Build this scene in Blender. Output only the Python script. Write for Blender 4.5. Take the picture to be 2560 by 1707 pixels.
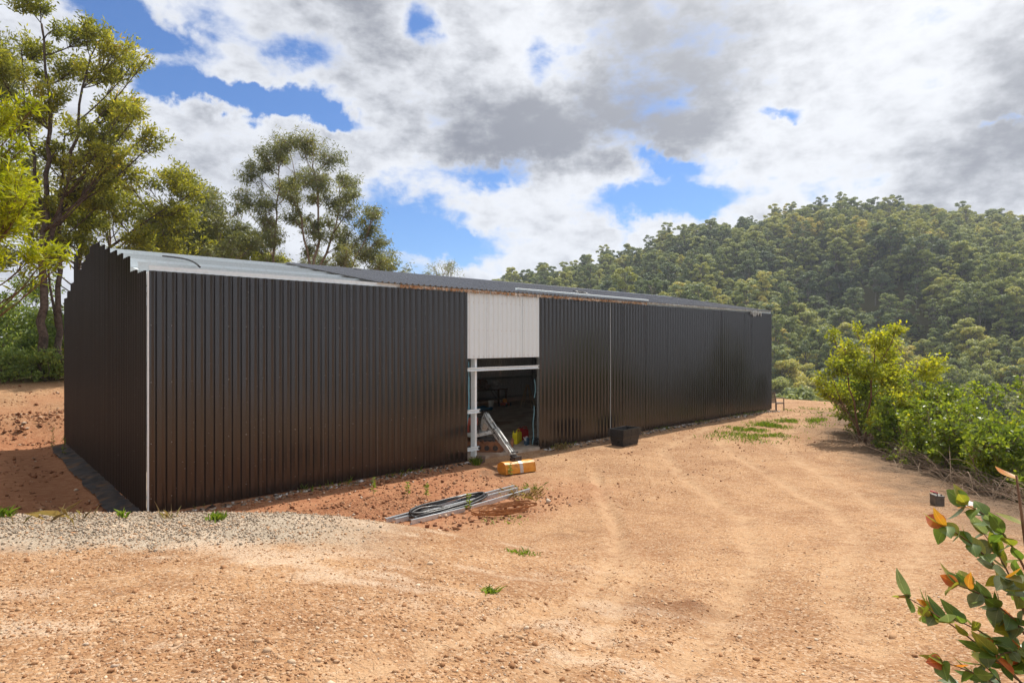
import bpy, math, random
import numpy as np
from mathutils import Vector, Matrix

R = math.radians
for o in list(bpy.data.objects): bpy.data.objects.remove(o)
scene = bpy.context.scene
COL = scene.collection

# ---------------------------------------------------------------- camera
cam_d = bpy.data.cameras.new('camera'); cam = bpy.data.objects.new('camera', cam_d); COL.objects.link(cam)
cam.location = (-2.97, -14.25, 3.515)
cam.rotation_euler = (R(90), 0, R(47.25 - 90))
cam_d.sensor_width = 36; cam_d.lens = 21.30
cam_d.clip_start = 0.1; cam_d.clip_end = 6000
scene.camera = cam

# ---------------------------------------------------------------- light and exposure
SUN_AZ, SUN_EL = 13.0, 53.0                    # degrees from +x towards +y, and above the horizon
SUN_DIR = Vector((math.cos(R(SUN_AZ)) * math.cos(R(SUN_EL)), math.sin(R(SUN_AZ)) * math.cos(R(SUN_EL)), math.sin(R(SUN_EL))))
sun_d = bpy.data.lights.new('sun', 'SUN'); sun = bpy.data.objects.new('sun', sun_d); COL.objects.link(sun)
sun_d.energy = 4.2; sun_d.angle = R(0.6); sun_d.color = (1.0, 0.95, 0.86)
sun.rotation_euler = SUN_DIR.to_track_quat('Z', 'Y').to_euler()
sun.location = (30, 0, 40)

scene.view_settings.view_transform = 'Standard'
scene.view_settings.look = 'None'
scene.view_settings.exposure = 0.48
scene.view_settings.gamma = 1.0
scene.view_settings.use_curve_mapping = False
scene.cycles.max_bounces = 6
scene.cycles.diffuse_bounces = 3
scene.cycles.glossy_bounces = 3
scene.cycles.transmission_bounces = 4
scene.cycles.transparent_max_bounces = 8
scene.cycles.use_denoising = True
scene.cycles.sample_clamp_indirect = 6

world = bpy.data.worlds.new('World'); scene.world = world; world.use_nodes = True
NT = world.node_tree; NT.nodes.clear()
class NB:                                       # small node-building helper
    def __init__(s, nt): s.nt = nt
    def n(s, t, **k):
        nd = s.nt.nodes.new(t)
        for a, b in k.items(): setattr(nd, a, b)
        return nd
    def put(s, sock, v):
        if v is None: return
        if isinstance(v, bpy.types.NodeSocket): s.nt.links.new(v, sock)
        elif isinstance(v, (tuple, list)) and sock.type == 'RGBA' and len(v) == 3: sock.default_value = (*v, 1)
        else: sock.default_value = v
    def m(s, op, a, b=None, c=None, clamp=False):
        nd = s.n('ShaderNodeMath', operation=op); nd.use_clamp = clamp
        for i, v in enumerate((a, b, c)): s.put(nd.inputs[i], v)
        return nd.outputs[0]
    def vm(s, op, a, b=None, out=0):
        nd = s.n('ShaderNodeVectorMath', operation=op)
        s.put(nd.inputs[0], a)
        if b is not None: s.put(nd.inputs[1] if op != 'SCALE' else nd.inputs[3], b)
        return nd.outputs[1] if op in ('DOT_PRODUCT', 'LENGTH') else nd.outputs[0]
    def ss(s, x, a, b, lo=0.0, hi=1.0):
        nd = s.n('ShaderNodeMapRange', interpolation_type='SMOOTHSTEP')
        for i, v in enumerate((x, a, b, lo, hi)): s.put(nd.inputs[i], v)
        return nd.outputs[0]
    def noise(s, vec, scale, detail=4, rough=0.55, dist=0.0, dim='3D'):
        nd = s.n('ShaderNodeTexNoise', noise_dimensions=dim)
        s.put(nd.inputs['Vector'], vec); s.put(nd.inputs['Scale'], scale)
        s.put(nd.inputs['Detail'], detail); s.put(nd.inputs['Roughness'], rough); s.put(nd.inputs['Distortion'], dist)
        return nd
    def mix(s, f, a, b, mode='MIX'):
        nd = s.n('ShaderNodeMix', data_type='RGBA', blend_type=mode)
        s.put(nd.inputs[0], f); s.put(nd.inputs[6], a); s.put(nd.inputs[7], b)
        return nd.outputs[2]
    def ramp(s, f, stops):
        nd = s.n('ShaderNodeValToRGB'); el = nd.color_ramp.elements
        while len(el) < len(stops): el.new(0.5)
        for e, (p, c) in zip(el, stops): e.position = p; e.color = (*c, 1)
        s.put(nd.inputs[0], f); return nd.outputs[0]
    def bump(s, h, st, dist, nrm=None):
        nd = s.n('ShaderNodeBump'); s.put(nd.inputs['Height'], h); nd.inputs['Strength'].default_value = st
        nd.inputs['Distance'].default_value = dist
        if nrm is not None: s.put(nd.inputs['Normal'], nrm)
        return nd.outputs[0]

W = NB(NT)
sky = W.n('ShaderNodeTexSky', sky_type='NISHITA'); sky.sun_disc = False
sky.sun_elevation = R(SUN_EL); sky.sun_rotation = R(90 - SUN_AZ); sky.altitude = 300
sky.air_density = 1.0; sky.dust_density = 0.6; sky.ozone_density = 2.0
tc = W.n('ShaderNodeTexCoord'); dirv = W.vm('NORMALIZE', tc.outputs['Generated'])
sp = W.n('ShaderNodeSeparateXYZ'); NT.links.new(dirv, sp.inputs[0])
dx_, dy_, dz_ = sp.outputs
az = W.m('ARCTAN2', dy_, dx_); el = W.m('ARCSINE', dz_)
den = W.m('ADD', W.m('MAXIMUM', dz_, 0.0), 0.24)
cx = W.n('ShaderNodeCombineXYZ'); NT.links.new(W.m('DIVIDE', dx_, den), cx.inputs[0]); NT.links.new(W.m('DIVIDE', dy_, den), cx.inputs[1])
plane = cx.outputs[0]                            # the cloud deck, seen in perspective
wn = W.noise(dirv, 5.0, 5, 0.6)
wc = W.vm('SCALE', W.vm('SUBTRACT', wn.outputs['Color'], (0.5, 0.5, 0.5)), 0.16)
ae = W.n('ShaderNodeCombineXYZ'); NT.links.new(az, ae.inputs[0]); NT.links.new(el, ae.inputs[1])
wn2 = W.noise(dirv, 16.0, 6, 0.65)
wc2 = W.vm('SCALE', W.vm('SUBTRACT', wn2.outputs['Color'], (0.5, 0.5, 0.5)), 0.07)
aew = W.vm('ADD', W.vm('ADD', ae.outputs[0], wc), wc2)
def blobs(lst, k=1.9):
    tot = None
    for (a, e, sa, se, st) in lst:
        v = W.vm('MULTIPLY', W.vm('SUBTRACT', aew, (a, e, 0)), (1 / (sa * k), 1 / (se * k), 0))
        g = W.m('MULTIPLY', W.ss(W.vm('LENGTH', v), 1.0, 0.0), st)
        tot = g if tot is None else W.m('ADD', tot, g)
    return tot
GAPS = [(1.431, .430, .067, .030, 1), (1.370, .407, .058, .023, .9), (1.336, .353, .060, .022, .9), (1.263, .353, .076, .020, 1),
        (1.179, .345, .081, .020, 1), (1.107, .335, .049, .015, .9), (.975, .489, .039, .043, .8), (.884, .267, .079, .022, .75),
        (.591, .221, .106, .028, 1), (.591, .281, .044, .017, .9), (1.007, .189, .070, .048, 1), (.923, .156, .098, .025, .8),
        (1.007, .107, .077, .016, .6), (.386, .318, .032, .009, .6), (.792, .435, .026, .036, .3), (1.155, .420, .047, .023, .45),
        (.155, .258, .024, .007, .5)]
DARK = [(.567, .444, .148, .098, 1), (.693, .343, .195, .055, .9), (.825, .292, .106, .032, .6), (.131, .316, .059, .063, 1),
        (.167, .223, .083, .041, .6), (1.070, .450, .149, .069, .45), (.910, .332, .131, .050, .4), (1.247, .273, .143, .041, .35)]
flat = W.vm('MULTIPLY', dirv, (1.0, 1.0, 1.9))     # clouds are wider than tall
n1 = W.noise(flat, 3.4, 10, 0.55, 0.0).outputs[0]
n2 = W.noise(W.vm('ADD', flat, (3.1, 1.7, 0.4)), 8.0, 9, 0.58, 0.1).outputs[0]
n3 = W.noise(W.vm('ADD', flat, (0.6, 5.2, 2.2)), 20.0, 8, 0.6, 0.1).outputs[0]
dens = W.m('ADD', W.m('MULTIPLY', n1, 0.55), W.m('ADD', W.m('MULTIPLY', n2, 0.45), W.m('MULTIPLY', n3, 0.28)))
dens = W.m('ADD', dens, 0.005)
dens = W.m('SUBTRACT', dens, W.m('MULTIPLY', W.m('MINIMUM', blobs(GAPS), 1.15), 0.33))
cover = W.ss(dens, 0.405, 0.61)
thick = W.m('ADD', W.m('MULTIPLY', W.m('SUBTRACT', dens, 0.62), 1.2), W.m('MULTIPLY', blobs(DARK, 2.0), 0.58))
thick = W.m('ADD', thick, W.m('ADD', W.m('MULTIPLY', W.m('SUBTRACT', n2, 0.5), 0.65), W.m('MULTIPLY', W.m('SUBTRACT', n3, 0.5), 0.6)))
shade = W.ss(thick, -0.12, 0.72)
sdot = W.m('MAXIMUM', W.vm('DOT_PRODUCT', dirv, tuple(SUN_DIR)), 0.0)
glow = W.m('POWER', sdot, 5.0)
ccol = W.mix(shade, (6.1, 6.3, 6.75), (1.35, 1.5, 1.95))
ccol = W.mix(W.m('MULTIPLY', glow, 0.6), ccol, (8.6, 8.6, 8.6))
skyc = W.mix(1.0, sky.outputs[0], (0.40, 0.63, 0.93), 'MULTIPLY')
fin = W.mix(cover, skyc, ccol)
bg = W.n('ShaderNodeBackground'); NT.links.new(fin, bg.inputs[0]); bg.inputs[1].default_value = 0.10
wo = W.n('ShaderNodeOutputWorld'); NT.links.new(bg.outputs[0], wo.inputs[0])
world.cycles.sampling_method = 'MANUAL'; world.cycles.sample_map_resolution = 512

# ---------------------------------------------------------------- terrain function
CAM = np.array([-2.97, -14.25, 3.515])
FW = np.array([0.679, 0.734]); RT = np.array([0.734, -0.679])      # two horizontal axes of the valley

def sst(a, b, t):
    t = np.clip((t - a) / (b - a), 0, 1)
    return t * t * (3 - 2 * t)

def _hash(ix, iy, s):
    h = (ix * 374761393 + iy * 668265263 + s * 1442695041) & 0xFFFFFFFF
    h = ((h ^ (h >> 13)) * 1274126177) & 0xFFFFFFFF
    return ((h ^ (h >> 16)) & 0xFFFFFF) / float(0xFFFFFF)

def vnoise(x, y, s=0):
    x = np.asarray(x, float); y = np.asarray(y, float)
    ix = np.floor(x).astype(np.int64); iy = np.floor(y).astype(np.int64)
    fx = x - ix; fy = y - iy
    fx = fx * fx * (3 - 2 * fx); fy = fy * fy * (3 - 2 * fy)
    a = _hash(ix, iy, s); b = _hash(ix + 1, iy, s); c = _hash(ix, iy + 1, s); d = _hash(ix + 1, iy + 1, s)
    return (a * (1 - fx) + b * fx) * (1 - fy) + (c * (1 - fx) + d * fx) * fy

def fbm(x, y, s=0, o=4):
    t = 0; a = 0.5
    for k in range(o):
        t = t + a * vnoise(x * 2 ** k, y * 2 ** k, s + k * 17); a *= 0.5
    return t                                                        # about 0..1, mean 0.47

def uv_bank(x, y):
    return (x + 2.5) * .581 + (y + 5.0) * .814, (x + 2.5) * .814 - (y + 5.0) * .581

def edge_out(x, y):                                                 # metres outside the levelled yard
    e1 = (x - 12.5) * .447 - (y + 12) * .894 - 1.0
    s = (x - 12.5) * .894 + (y + 12) * .447
    e1 = e1 + 1.3 * np.exp(-((s - 10) / 7.0) ** 2)
    e2 = (x - 39.0) + 0.05 * (y + 2)
    return np.maximum(e1, e2)

HQ = [-400, -200, -60, -8, 44, 83, 133, 172, 212, 253, 330, 600]
HZ = [-10, -5, 4, 20, 33, 45, 55, 58, 55, 51, 46, 30]
RUTS = []

def polydist(x, y, pts):
    best = np.full(np.shape(x), 1e9)
    for (x0, y0), (x1, y1) in zip(pts[:-1], pts[1:]):
        dx, dy = x1 - x0, y1 - y0
        t = np.clip(((x - x0) * dx + (y - y0) * dy) / (dx * dx + dy * dy), 0, 1)
        best = np.minimum(best, np.hypot(x - x0 - t * dx, y - y0 - t * dy))
    return best

def H(x, y, fine=True):
    x = np.asarray(x, float); y = np.asarray(y, float)
    dx = x - CAM[0]; dy = y - CAM[1]
    d = dx * .556 + dy * .831
    r = 1.85 - .156 * d
    r = np.where(r > 2.0, 2.0 + .5 * (1 - np.exp(-(r - 2.0) * 1.5)), r)
    z = .5 * (r + np.sqrt(r * r + .03)) - .09
    u, v = uv_bank(x, y)
    plat = np.where(u < 0, 1.5 - .045 * u, 1.5 - .05 * u - .20 * np.minimum(u, .8) ** 2 - .72 * np.maximum(u - .5, 0))
    plat = plat - (.075 + .034 * np.clip(v, 0, 6)) * sst(-4.5, -.4, u)
    w = 1 - sst(3.0, 8.5, v)
    z = z + w * np.maximum(0, plat - z)
    # heap of loose soil left of the bank
    z = z + .55 * np.exp(-((x + 5.2) / 1.6) ** 2 - ((y + 1.2) / 1.5) ** 2)
    # cut bank behind the shed
    yb = y + .25 * np.minimum(x + 2, 0) * -1 * .0
    z = z + .65 * sst(12.7, 13.9, yb + .9 * (fbm(x * 1.7, y * 1.7, 6) - .47) + .5 * (fbm(x * .5, y * .5, 5) - .5)) + .105 * np.clip(yb - 13.5, 0, 17) * 1.0
    # drain along the gable
    z = z - .10 * np.exp(-((x + .9) / .55) ** 2) * sst(-3, 0, y) * (1 - sst(11.5, 13, y))
    z = z - .22 * sst(26, 33, x) * (1 - sst(8, 14, y))
    inside = (x > .15) & (x < 28.8) & (y > .15) & (y < 12.05)
    e = edge_out(x, y)
    drop = .62 * (.5 * (e + np.sqrt(e * e + 1.0)) - .15 * np.exp(-np.abs(e)))
    drop = np.where(e > -6, drop * sst(-1.0, 2.0, e), 0)
    z = z - np.minimum(drop, 42)
    p = dx * FW[0] + dy * FW[1]; q = dx * RT[0] + dy * RT[1]
    hr = np.interp(q, HQ, HZ)
    t = np.clip((p - 82) / 218, 0, 1)
    hz = -42 + (hr + 42) * t ** .88
    hz = hz + 13 * np.exp(-((q - 32 - .25 * (p - 170)) / 26) ** 2 - ((p - 165) / 42) ** 2)
    hz = hz - 9 * np.exp(-((q - 105) / 20) ** 2 - ((p - 190) / 50) ** 2)
    hz = hz + 7 * np.exp(-((q - 140) / 24) ** 2 - ((p - 225) / 45) ** 2)
    hz = np.where(p > 300, hr - .35 * (p - 300), hz)
    hz = np.maximum(hz + 5 * (fbm(x / 35., y / 35., 9) - .47), -60)
    far = sst(60, 95, p) * (1 - sst(-40, -10, -q)) if False else sst(60, 90, p) * sst(-70, -25, q)
    z = z * (1 - far) + np.maximum(z, hz) * far
    if fine:
        near = 1 - sst(40, 60, np.hypot(dx, dy))
        n = .10 * (fbm(x * .35, y * .35, 21, 3) - .44) + .05 * (fbm(x * 1.3, y * 1.3, 33, 3) - .44) + .03 * (fbm(x * 5, y * 5, 41, 2) - .37)
        for pts, wd, dp in RUTS:
            k = polydist(x, y, pts)
            n = n - dp * np.exp(-(k / wd) ** 2) + dp * .55 * np.exp(-((k - 1.7 * wd) / (.6 * wd)) ** 2)
        ctl = 1 - .75 * np.exp(-np.maximum(-y, 0) / .8) * ((x > -1) & (x < 30) & (y < .3))
        z = z + near * n * np.where(y > -.9, .5, 1) * ctl
    z = np.where(inside, -.35, z)
    return z
# ---------------------------------------------------------------- mesh helpers
def np_mesh(name, V, F, tint=None, smooth=False):
    V = np.asarray(V, np.float32); F = np.asarray(F, np.int32)
    me = bpy.data.meshes.new(name); n, k = F.shape
    me.vertices.add(len(V)); me.vertices.foreach_set('co', V.ravel())
    me.loops.add(n * k); me.loops.foreach_set('vertex_index', F.ravel())
    me.polygons.add(n); me.polygons.foreach_set('loop_start', np.arange(0, n * k, k, dtype=np.int32))
    if smooth: me.polygons.foreach_set('use_smooth', np.ones(n, bool))
    if tint is not None:
        a = me.attributes.new('tint', 'FLOAT', 'POINT'); a.data.foreach_set('value', np.asarray(tint, np.float32))
    me.update(); me.validate()
    return me

def link(name, me, mat=None, parent=None, loc=None, rot=None, scale=None):
    o = bpy.data.objects.new(name, me); COL.objects.link(o)
    if mat is not None and me is not None and not me.materials: me.materials.append(mat)
    if parent is not None: o.parent = parent
    if loc is not None: o.location = loc
    if rot is not None: o.rotation_euler = rot
    if scale is not None: o.scale = scale if hasattr(scale, '__len__') else (scale,) * 3
    return o

def tag(o, label=None, cat=None, group=None, kind=None):
    if label: o['label'] = label
    if cat: o['category'] = cat
    if group: o['group'] = group
    if kind: o['kind'] = kind
    return o

def thing(name, label, cat, loc=(0, 0, 0), rz=0.0, group=None):
    o = link(name, None, loc=loc, rot=(0, 0, rz)); o.empty_display_size = 0.2
    return tag(o, label, cat, group)

class MB:                                        # collects shapes into one mesh
    def __init__(s): s.v = []; s.f = []
    def add(s, vs, fs):
        b = len(s.v); s.v += [tuple(map(float, p)) for p in vs]; s.f += [tuple(b + i for i in f) for f in fs]; return s
    def box(s, c, d, rot=None, taper=1.0):
        x, y, z = d[0] / 2, d[1] / 2, d[2] / 2; t = taper
        vs = [(-x, -y, -z), (x, -y, -z), (x, y, -z), (-x, y, -z), (-x * t, -y * t, z), (x * t, -y * t, z), (x * t, y * t, z), (-x * t, y * t, z)]
        M = rot if rot is not None else Matrix.Identity(3)
        vs = [Vector(c) + M @ Vector(p) for p in vs]
        return s.add(vs, [(3, 2, 1, 0), (4, 5, 6, 7), (0, 1, 5, 4), (1, 2, 6, 5), (2, 3, 7, 6), (3, 0, 4, 7)])
    def bar(s, a, b, w, h=None, up=(0, 0, 1)):   # box beam from a to b
        a = Vector(a); b = Vector(b); h = h or w; d = (b - a).normalized(); u = Vector(up)
        if abs(d.dot(u)) > .99: u = Vector((0, 1, 0))
        sx = d.cross(u).normalized(); uz = sx.cross(d).normalized()
        M = Matrix((d, sx, uz)).transposed()
        return s.box((a + b) / 2, ((b - a).length, w, h), M)
    def chan(s, a, b, dep, fl, web_dir, t=.003, lip=.02):   # lipped C section; web at a-b, flanges towards web_dir
        a = Vector(a); b = Vector(b); d = (b - a).normalized(); w = Vector(web_dir).normalized(); u = w.cross(d).normalized()
        L = [(0, dep / 2), (fl, dep / 2), (fl, dep / 2 - lip), (fl - t, dep / 2 - lip), (fl - t, dep / 2 - t), (t, dep / 2 - t),
             (t, -dep / 2 + t), (fl - t, -dep / 2 + t), (fl - t, -dep / 2 + lip), (fl, -dep / 2 + lip), (fl, -dep / 2), (0, -dep / 2)]
        n = len(L); vs = [p + w * x + u * y for p in (a, b) for x, y in L]
        fs = [(i, (i + 1) % n, n + (i + 1) % n, n + i) for i in range(n)]
        caps = [(0, 1, 2, 3, 4, 5), (0, 5, 6, 11), (6, 7, 8, 9, 10, 11)]
        fs += [tuple(reversed(c)) for c in caps] + [tuple(n + i for i in c) for c in caps]
        return s.add(vs, fs)
    def tube(s, pts, rad, sides=6, caps=True):
        pts = [Vector(p) for p in pts]; n = len(pts)
        if not hasattr(rad, '__len__'): rad = [rad] * n
        u = None; rings = []
        for i, p in enumerate(pts):
            d = (pts[min(i + 1, n - 1)] - pts[max(i - 1, 0)])
            d = d.normalized() if d.length > 1e-9 else Vector((0, 0, 1))
            if u is None: u = d.orthogonal().normalized()
            u = (u - d * u.dot(d)); u = u.normalized() if u.length > 1e-6 else d.orthogonal().normalized()
            w = d.cross(u)
            rings.append([p + (u * math.cos(2 * math.pi * k / sides) + w * math.sin(2 * math.pi * k / sides)) * rad[i] for k in range(sides)])
        vs = [q for r in rings for q in r]; fs = []
        for i in range(n - 1):
            for k in range(sides):
                a = i * sides + k; b = i * sides + (k + 1) % sides
                fs.append((a, b, b + sides, a + sides))
        if caps: fs += [tuple(range(sides - 1, -1, -1)), tuple((n - 1) * sides + k for k in range(sides))]
        return s.add(vs, fs)
    def lathe(s, prof, c=(0, 0, 0), seg=20):
        vs = [(c[0] + r * math.cos(2 * math.pi * k / seg), c[1] + r * math.sin(2 * math.pi * k / seg), c[2] + z) for r, z in prof for k in range(seg)]
        fs = []
        for i in range(len(prof) - 1):
            for k in range(seg):
                a = i * seg + k; b = i * seg + (k + 1) % seg
                fs.append((a, b, b + seg, a + seg))
        return s.add(vs, fs)
    def prism(s, poly, axis_a, axis_b, origin, thick_vec):   # extruded outline
        o = Vector(origin); A = Vector(axis_a); B = Vector(axis_b); T = Vector(thick_vec); n = len(poly)
        vs = [o + A * x + B * y for x, y in poly]; vs += [v + T for v in vs]
        return s.add(vs, [tuple(range(n - 1, -1, -1)), tuple(range(n, 2 * n))] + [(i, (i + 1) % n, n + (i + 1) % n, n + i) for i in range(n)])
    def mesh(s, name, smooth=False):
        me = bpy.data.meshes.new(name); me.from_pydata(s.v, [], s.f); me.update()
        if smooth: me.polygons.foreach_set('use_smooth', np.ones(len(me.polygons), bool))
        return me
    def build(s, name, mat, parent=None, loc=None, rot=None, smooth=False, bevel=0):
        o = link(name, s.mesh(name, smooth), mat, parent, loc, rot)
        if bevel:
            b = o.modifiers.new('bevel', 'BEVEL'); b.width = bevel; b.segments = 2; b.limit_method = 'ANGLE'
        return o

def copy_tree(o, parent=None):
    c = o.copy(); COL.objects.link(c)
    if parent is not None: c.parent = parent
    for ch in list(o.children): copy_tree(ch, c)
    return c

def rx(a): return Matrix.Rotation(a, 3, 'X')
def ry(a): return Matrix.Rotation(a, 3, 'Y')
def rz(a): return Matrix.Rotation(a, 3, 'Z')

# ---------------------------------------------------------------- materials
def newmat(name):
    m = bpy.data.materials.new(name); m.use_nodes = True; m.node_tree.nodes.clear()
    b = NB(m.node_tree); out = b.n('ShaderNodeOutputMaterial'); return m, b, out

def simple(name, c1, c2=None, rough=.6, scale=8, metal=0.0, spec=.4, bump=0.0, bscale=60, dirt=None, dirt_amt=.5, detail=5):
    m, b, out = newmat(name); c2 = c2 or tuple(x * .75 for x in c1)
    co = b.n('ShaderNodeTexCoord').outputs['Object']
    n = b.noise(co, scale, detail, .6).outputs[0]
    col = b.mix(b.ss(n, .35, .65), c1, c2)
    if dirt:
        n2 = b.noise(co, scale * .37, 6, .7, .5).outputs[0]
        col = b.mix(b.m('MULTIPLY', b.ss(n2, .5, .66), dirt_amt), col, dirt)
    p = b.n('ShaderNodeBsdfPrincipled'); b.put(p.inputs['Base Color'], col)
    b.put(p.inputs['Roughness'], b.ss(n, .3, .7, max(rough - .08, .02), min(rough + .1, 1)))
    p.inputs['Metallic'].default_value = metal; p.inputs['Specular IOR Level'].default_value = spec
    if bump:
        b.put(p.inputs['Normal'], b.bump(b.noise(co, bscale, 4, .6).outputs[0], bump, .01))
    b.put(out.inputs[0], p.outputs[0]); return m

def leafmat(name, stops, trans=.35, rough=.5, objvar=0.0, spec=.35, tcol=1.25):
    m, b, out = newmat(name)
    at = b.n('ShaderNodeAttribute', attribute_name='tint')
    f = at.outputs['Fac']
    if objvar:
        oi = b.n('ShaderNodeObjectInfo')
        f = b.m('ADD', b.m('MULTIPLY', f, 1 - objvar), b.m('MULTIPLY', oi.outputs['Random'], objvar))
        site = b.noise(oi.outputs['Location'], .022, 3, .6).outputs[0]        # stands of different species
        f = b.m('ADD', f, b.m('MULTIPLY', b.m('SUBTRACT', site, .5), 1.3))
    col = b.ramp(f, stops)
    p = b.n('ShaderNodeBsdfPrincipled'); b.put(p.inputs['Base Color'], col); p.inputs['Roughness'].default_value = rough
    p.inputs['Specular IOR Level'].default_value = spec
    t = b.n('ShaderNodeBsdfTranslucent'); b.put(t.inputs[0], b.mix(1.0, col, (tcol * 1.05, tcol, tcol * .55), 'MULTIPLY'))
    mx = b.n('ShaderNodeMixShader'); mx.inputs[0].default_value = trans
    b.put(mx.inputs[1], p.outputs[0]); b.put(mx.inputs[2], t.outputs[0]); b.put(out.inputs[0], mx.outputs[0])
    return m

def sheetmat(name, c, rough, dust=(.2, .12, .08), dust_amt=.25, spec=.5, streak=1.0, bmp=1.0):
    m, b, out = newmat(name)
    co = b.n('ShaderNodeTexCoord').outputs['Object']
    oi = b.n('ShaderNodeObjectInfo')
    mp = b.n('ShaderNodeMapping'); b.put(mp.inputs[0], b.vm('ADD', co, b.vm('SCALE', oi.outputs['Location'], 1.37))); mp.inputs['Scale'].default_value = (14, 14, .35)
    st = b.noise(mp.outputs[0], 1.0, 5, .6).outputs[0]
    blot = b.noise(b.vm('ADD', co, oi.outputs['Location']), 1.7, 6, .65, .4).outputs[0]
    fine = b.noise(co, 45, 3, .6).outputs[0]
    col = b.mix(b.ss(st, .35, .7), c, tuple(min(x * 1.45 + .002, x + .02) for x in c))
    speck = b.noise(b.vm('ADD', co, oi.outputs['Location']), 34, 2, .5).outputs[0]
    col = b.mix(b.m('MULTIPLY', b.ss(speck, .735, .76), .35 * streak), col, (.55, .55, .58))
    spz = b.n('ShaderNodeSeparateXYZ'); b.put(spz.inputs[0], co)
    low = b.ss(b.m('ADD', spz.outputs[2], b.m('MULTIPLY', b.m('SUBTRACT', blot, .5), 2.0)), .75, -.15)
    col = b.mix(b.n('ShaderNodeNewGeometry').outputs['Backfacing'], col, (.48, .48, .48))
    dirt = b.m('MULTIPLY', b.m('ADD', b.m('MULTIPLY', low, .8), b.m('MULTIPLY', b.ss(blot, .5, .75), .35)), dust_amt)
    col = b.mix(dirt, col, dust)
    p = b.n('ShaderNodeBsdfPrincipled'); b.put(p.inputs['Base Color'], col)
    b.put(p.inputs['Roughness'], b.m('ADD', b.m('MULTIPLY', blot, .12), rough - .06))
    p.inputs['Specular IOR Level'].default_value = spec
    b.put(p.inputs['Normal'], b.bump(b.noise(b.vm('ADD', co, oi.outputs['Location']), .9, 2, .4).outputs[0], .10 * bmp, .03))
    b.put(out.inputs[0], p.outputs[0]); return m

M = {}
M['sheet'] = sheetmat('dark_wall_sheet', (.0105, .0072, .0066), .22, (.10, .055, .034), .2, .85, bmp=.35)
M['gable'] = sheetmat('dusty_dark_gable_sheet', (.012, .0085, .007), .42, (.075, .04, .025), .3, .35, bmp=.3)
M['roof'] = sheetmat('charcoal_roof_sheet', (.030, .031, .042), .28, (.12, .11, .11), .15, .8, bmp=.3)
M['white_sheet'] = sheetmat('white_wall_sheet', (.74, .81, .845), .45, (.6, .56, .5), .05, streak=0, bmp=0)
M['galv'] = simple('galvanised_steel', (.86, .92, .95), (.80, .87, .90), .45, 22, .0, .5, .05, 90, (.5, .45, .4), .2)
M['galv_b'] = simple('greyer_steel_and_shade', (.72, .76, .77), (.64, .69, .70), .45, 22, .0, .5)
M['galv_new'] = simple('bright_new_steel', (.62, .66, .70), (.50, .54, .58), .32, 14, .55, .5)
M['galv_dull'] = simple('dull_galvanised_steel', (.30, .31, .31), (.22, .23, .23), .5, 15, .3, .5)
M['concrete'] = simple('concrete', (.46, .38, .30), (.30, .23, .17), .85, 1.6, bump=.25, bscale=70, dirt=(.26, .15, .09), dirt_amt=.8)
M['rust'] = simple('rusty_steel', (.42, .20, .085), (.30, .13, .055), .8, 14, .1, .3, .2, 90)
M['black_plastic'] = simple('black_plastic', (.026, .025, .026), (.042, .04, .04), .34, 9, bump=.1, dirt=(.16, .12, .09), dirt_amt=.25)
M['black_pipe'] = simple('black_poly_pipe', (.022, .022, .026), (.035, .034, .036), .34, 9, dirt=(.2, .15, .11), dirt_amt=.3)
M['yellow_plastic'] = simple('yellow_plastic', (.72, .62, .01), (.62, .5, .01), .42, 6, dirt=(.35, .26, .08), dirt_amt=.3)
M['red_plastic'] = simple('red_plastic', (.42, .015, .015), (.33, .012, .012), .42, 6)
M['blue_tin'] = simple('dark_blue_tin', (.05, .11, .17), (.035, .075, .12), .4, 20, .2, dirt=(.4, .42, .42), dirt_amt=.7)
M['white_paint'] = simple('worn_white_paint', (.66, .66, .63), (.5, .5, .47), .5, 18, dirt=(.16, .12, .09), dirt_amt=.75, bump=.1)
M['orange_paint'] = simple('worn_orange_paint', (.70, .30, .03), (.58, .22, .025), .5, 9, dirt=(.30, .13, .045), dirt_amt=.7, bump=.2)
M['grey_scrape'] = simple('scraped_metal', (.55, .50, .46), (.42, .36, .32), .45, 30, .2)
M['steel_dark'] = simple('dark_oily_steel', (.04, .04, .042), (.07, .06, .055), .4, 18, .3, dirt=(.2, .11, .06), dirt_amt=.6)
M['chrome'] = simple('hydraulic_rod', (.6, .6, .6), (.55, .55, .55), .2, 20, .9)
M['mud'] = simple('dried_mud', (.30, .14, .075), (.20, .09, .05), .95, 9, spec=.1, bump=.9, bscale=28)
M['red_body'] = simple('faded_red_paint', (.42, .10, .06), (.34, .07, .045), .5, 10, dirt=(.25, .14, .09), dirt_amt=.6)
M['timber_old'] = simple('weathered_timber', (.17, .125, .095), (.11, .08, .06), .85, 12, bump=.4, bscale=40)
M['timber_pale'] = simple('pale_timber', (.45, .33, .2), (.36, .25, .15), .75, 12, bump=.15)
M['wicker'] = simple('grey_brown_wicker', (.27, .20, .15), (.19, .14, .10), .8, 30, bump=.3)
M['white_plastic'] = simple('white_plastic', (.78, .78, .76), (.68, .68, .66), .45, 8)
M['grey_plastic'] = simple('dusty_grey_plastic', (.12, .105, .09), (.08, .07, .06), .6, 9, dirt=(.28, .19, .13), dirt_amt=.7)
M['red_handle'] = simple('red_rubber', (.5, .03, .05), (.4, .02, .04), .5)
M['blue_sheet'] = simple('blue_tarpaulin', (.05, .25, .45), (.035, .18, .34), .5, 4, bump=.3, bscale=6)
M['blue_hose'] = simple('pale_blue_hose', (.2, .42, .5), (.16, .34, .42), .5)
M['sacking'] = simple('brown_sacking', (.2, .12, .08), (.13, .08, .05), .9, 12, bump=.3, bscale=30)
M['grey_cloth'] = simple('pale_grey_cloth', (.5, .48, .47), (.35, .33, .33), .9, 6)
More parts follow.
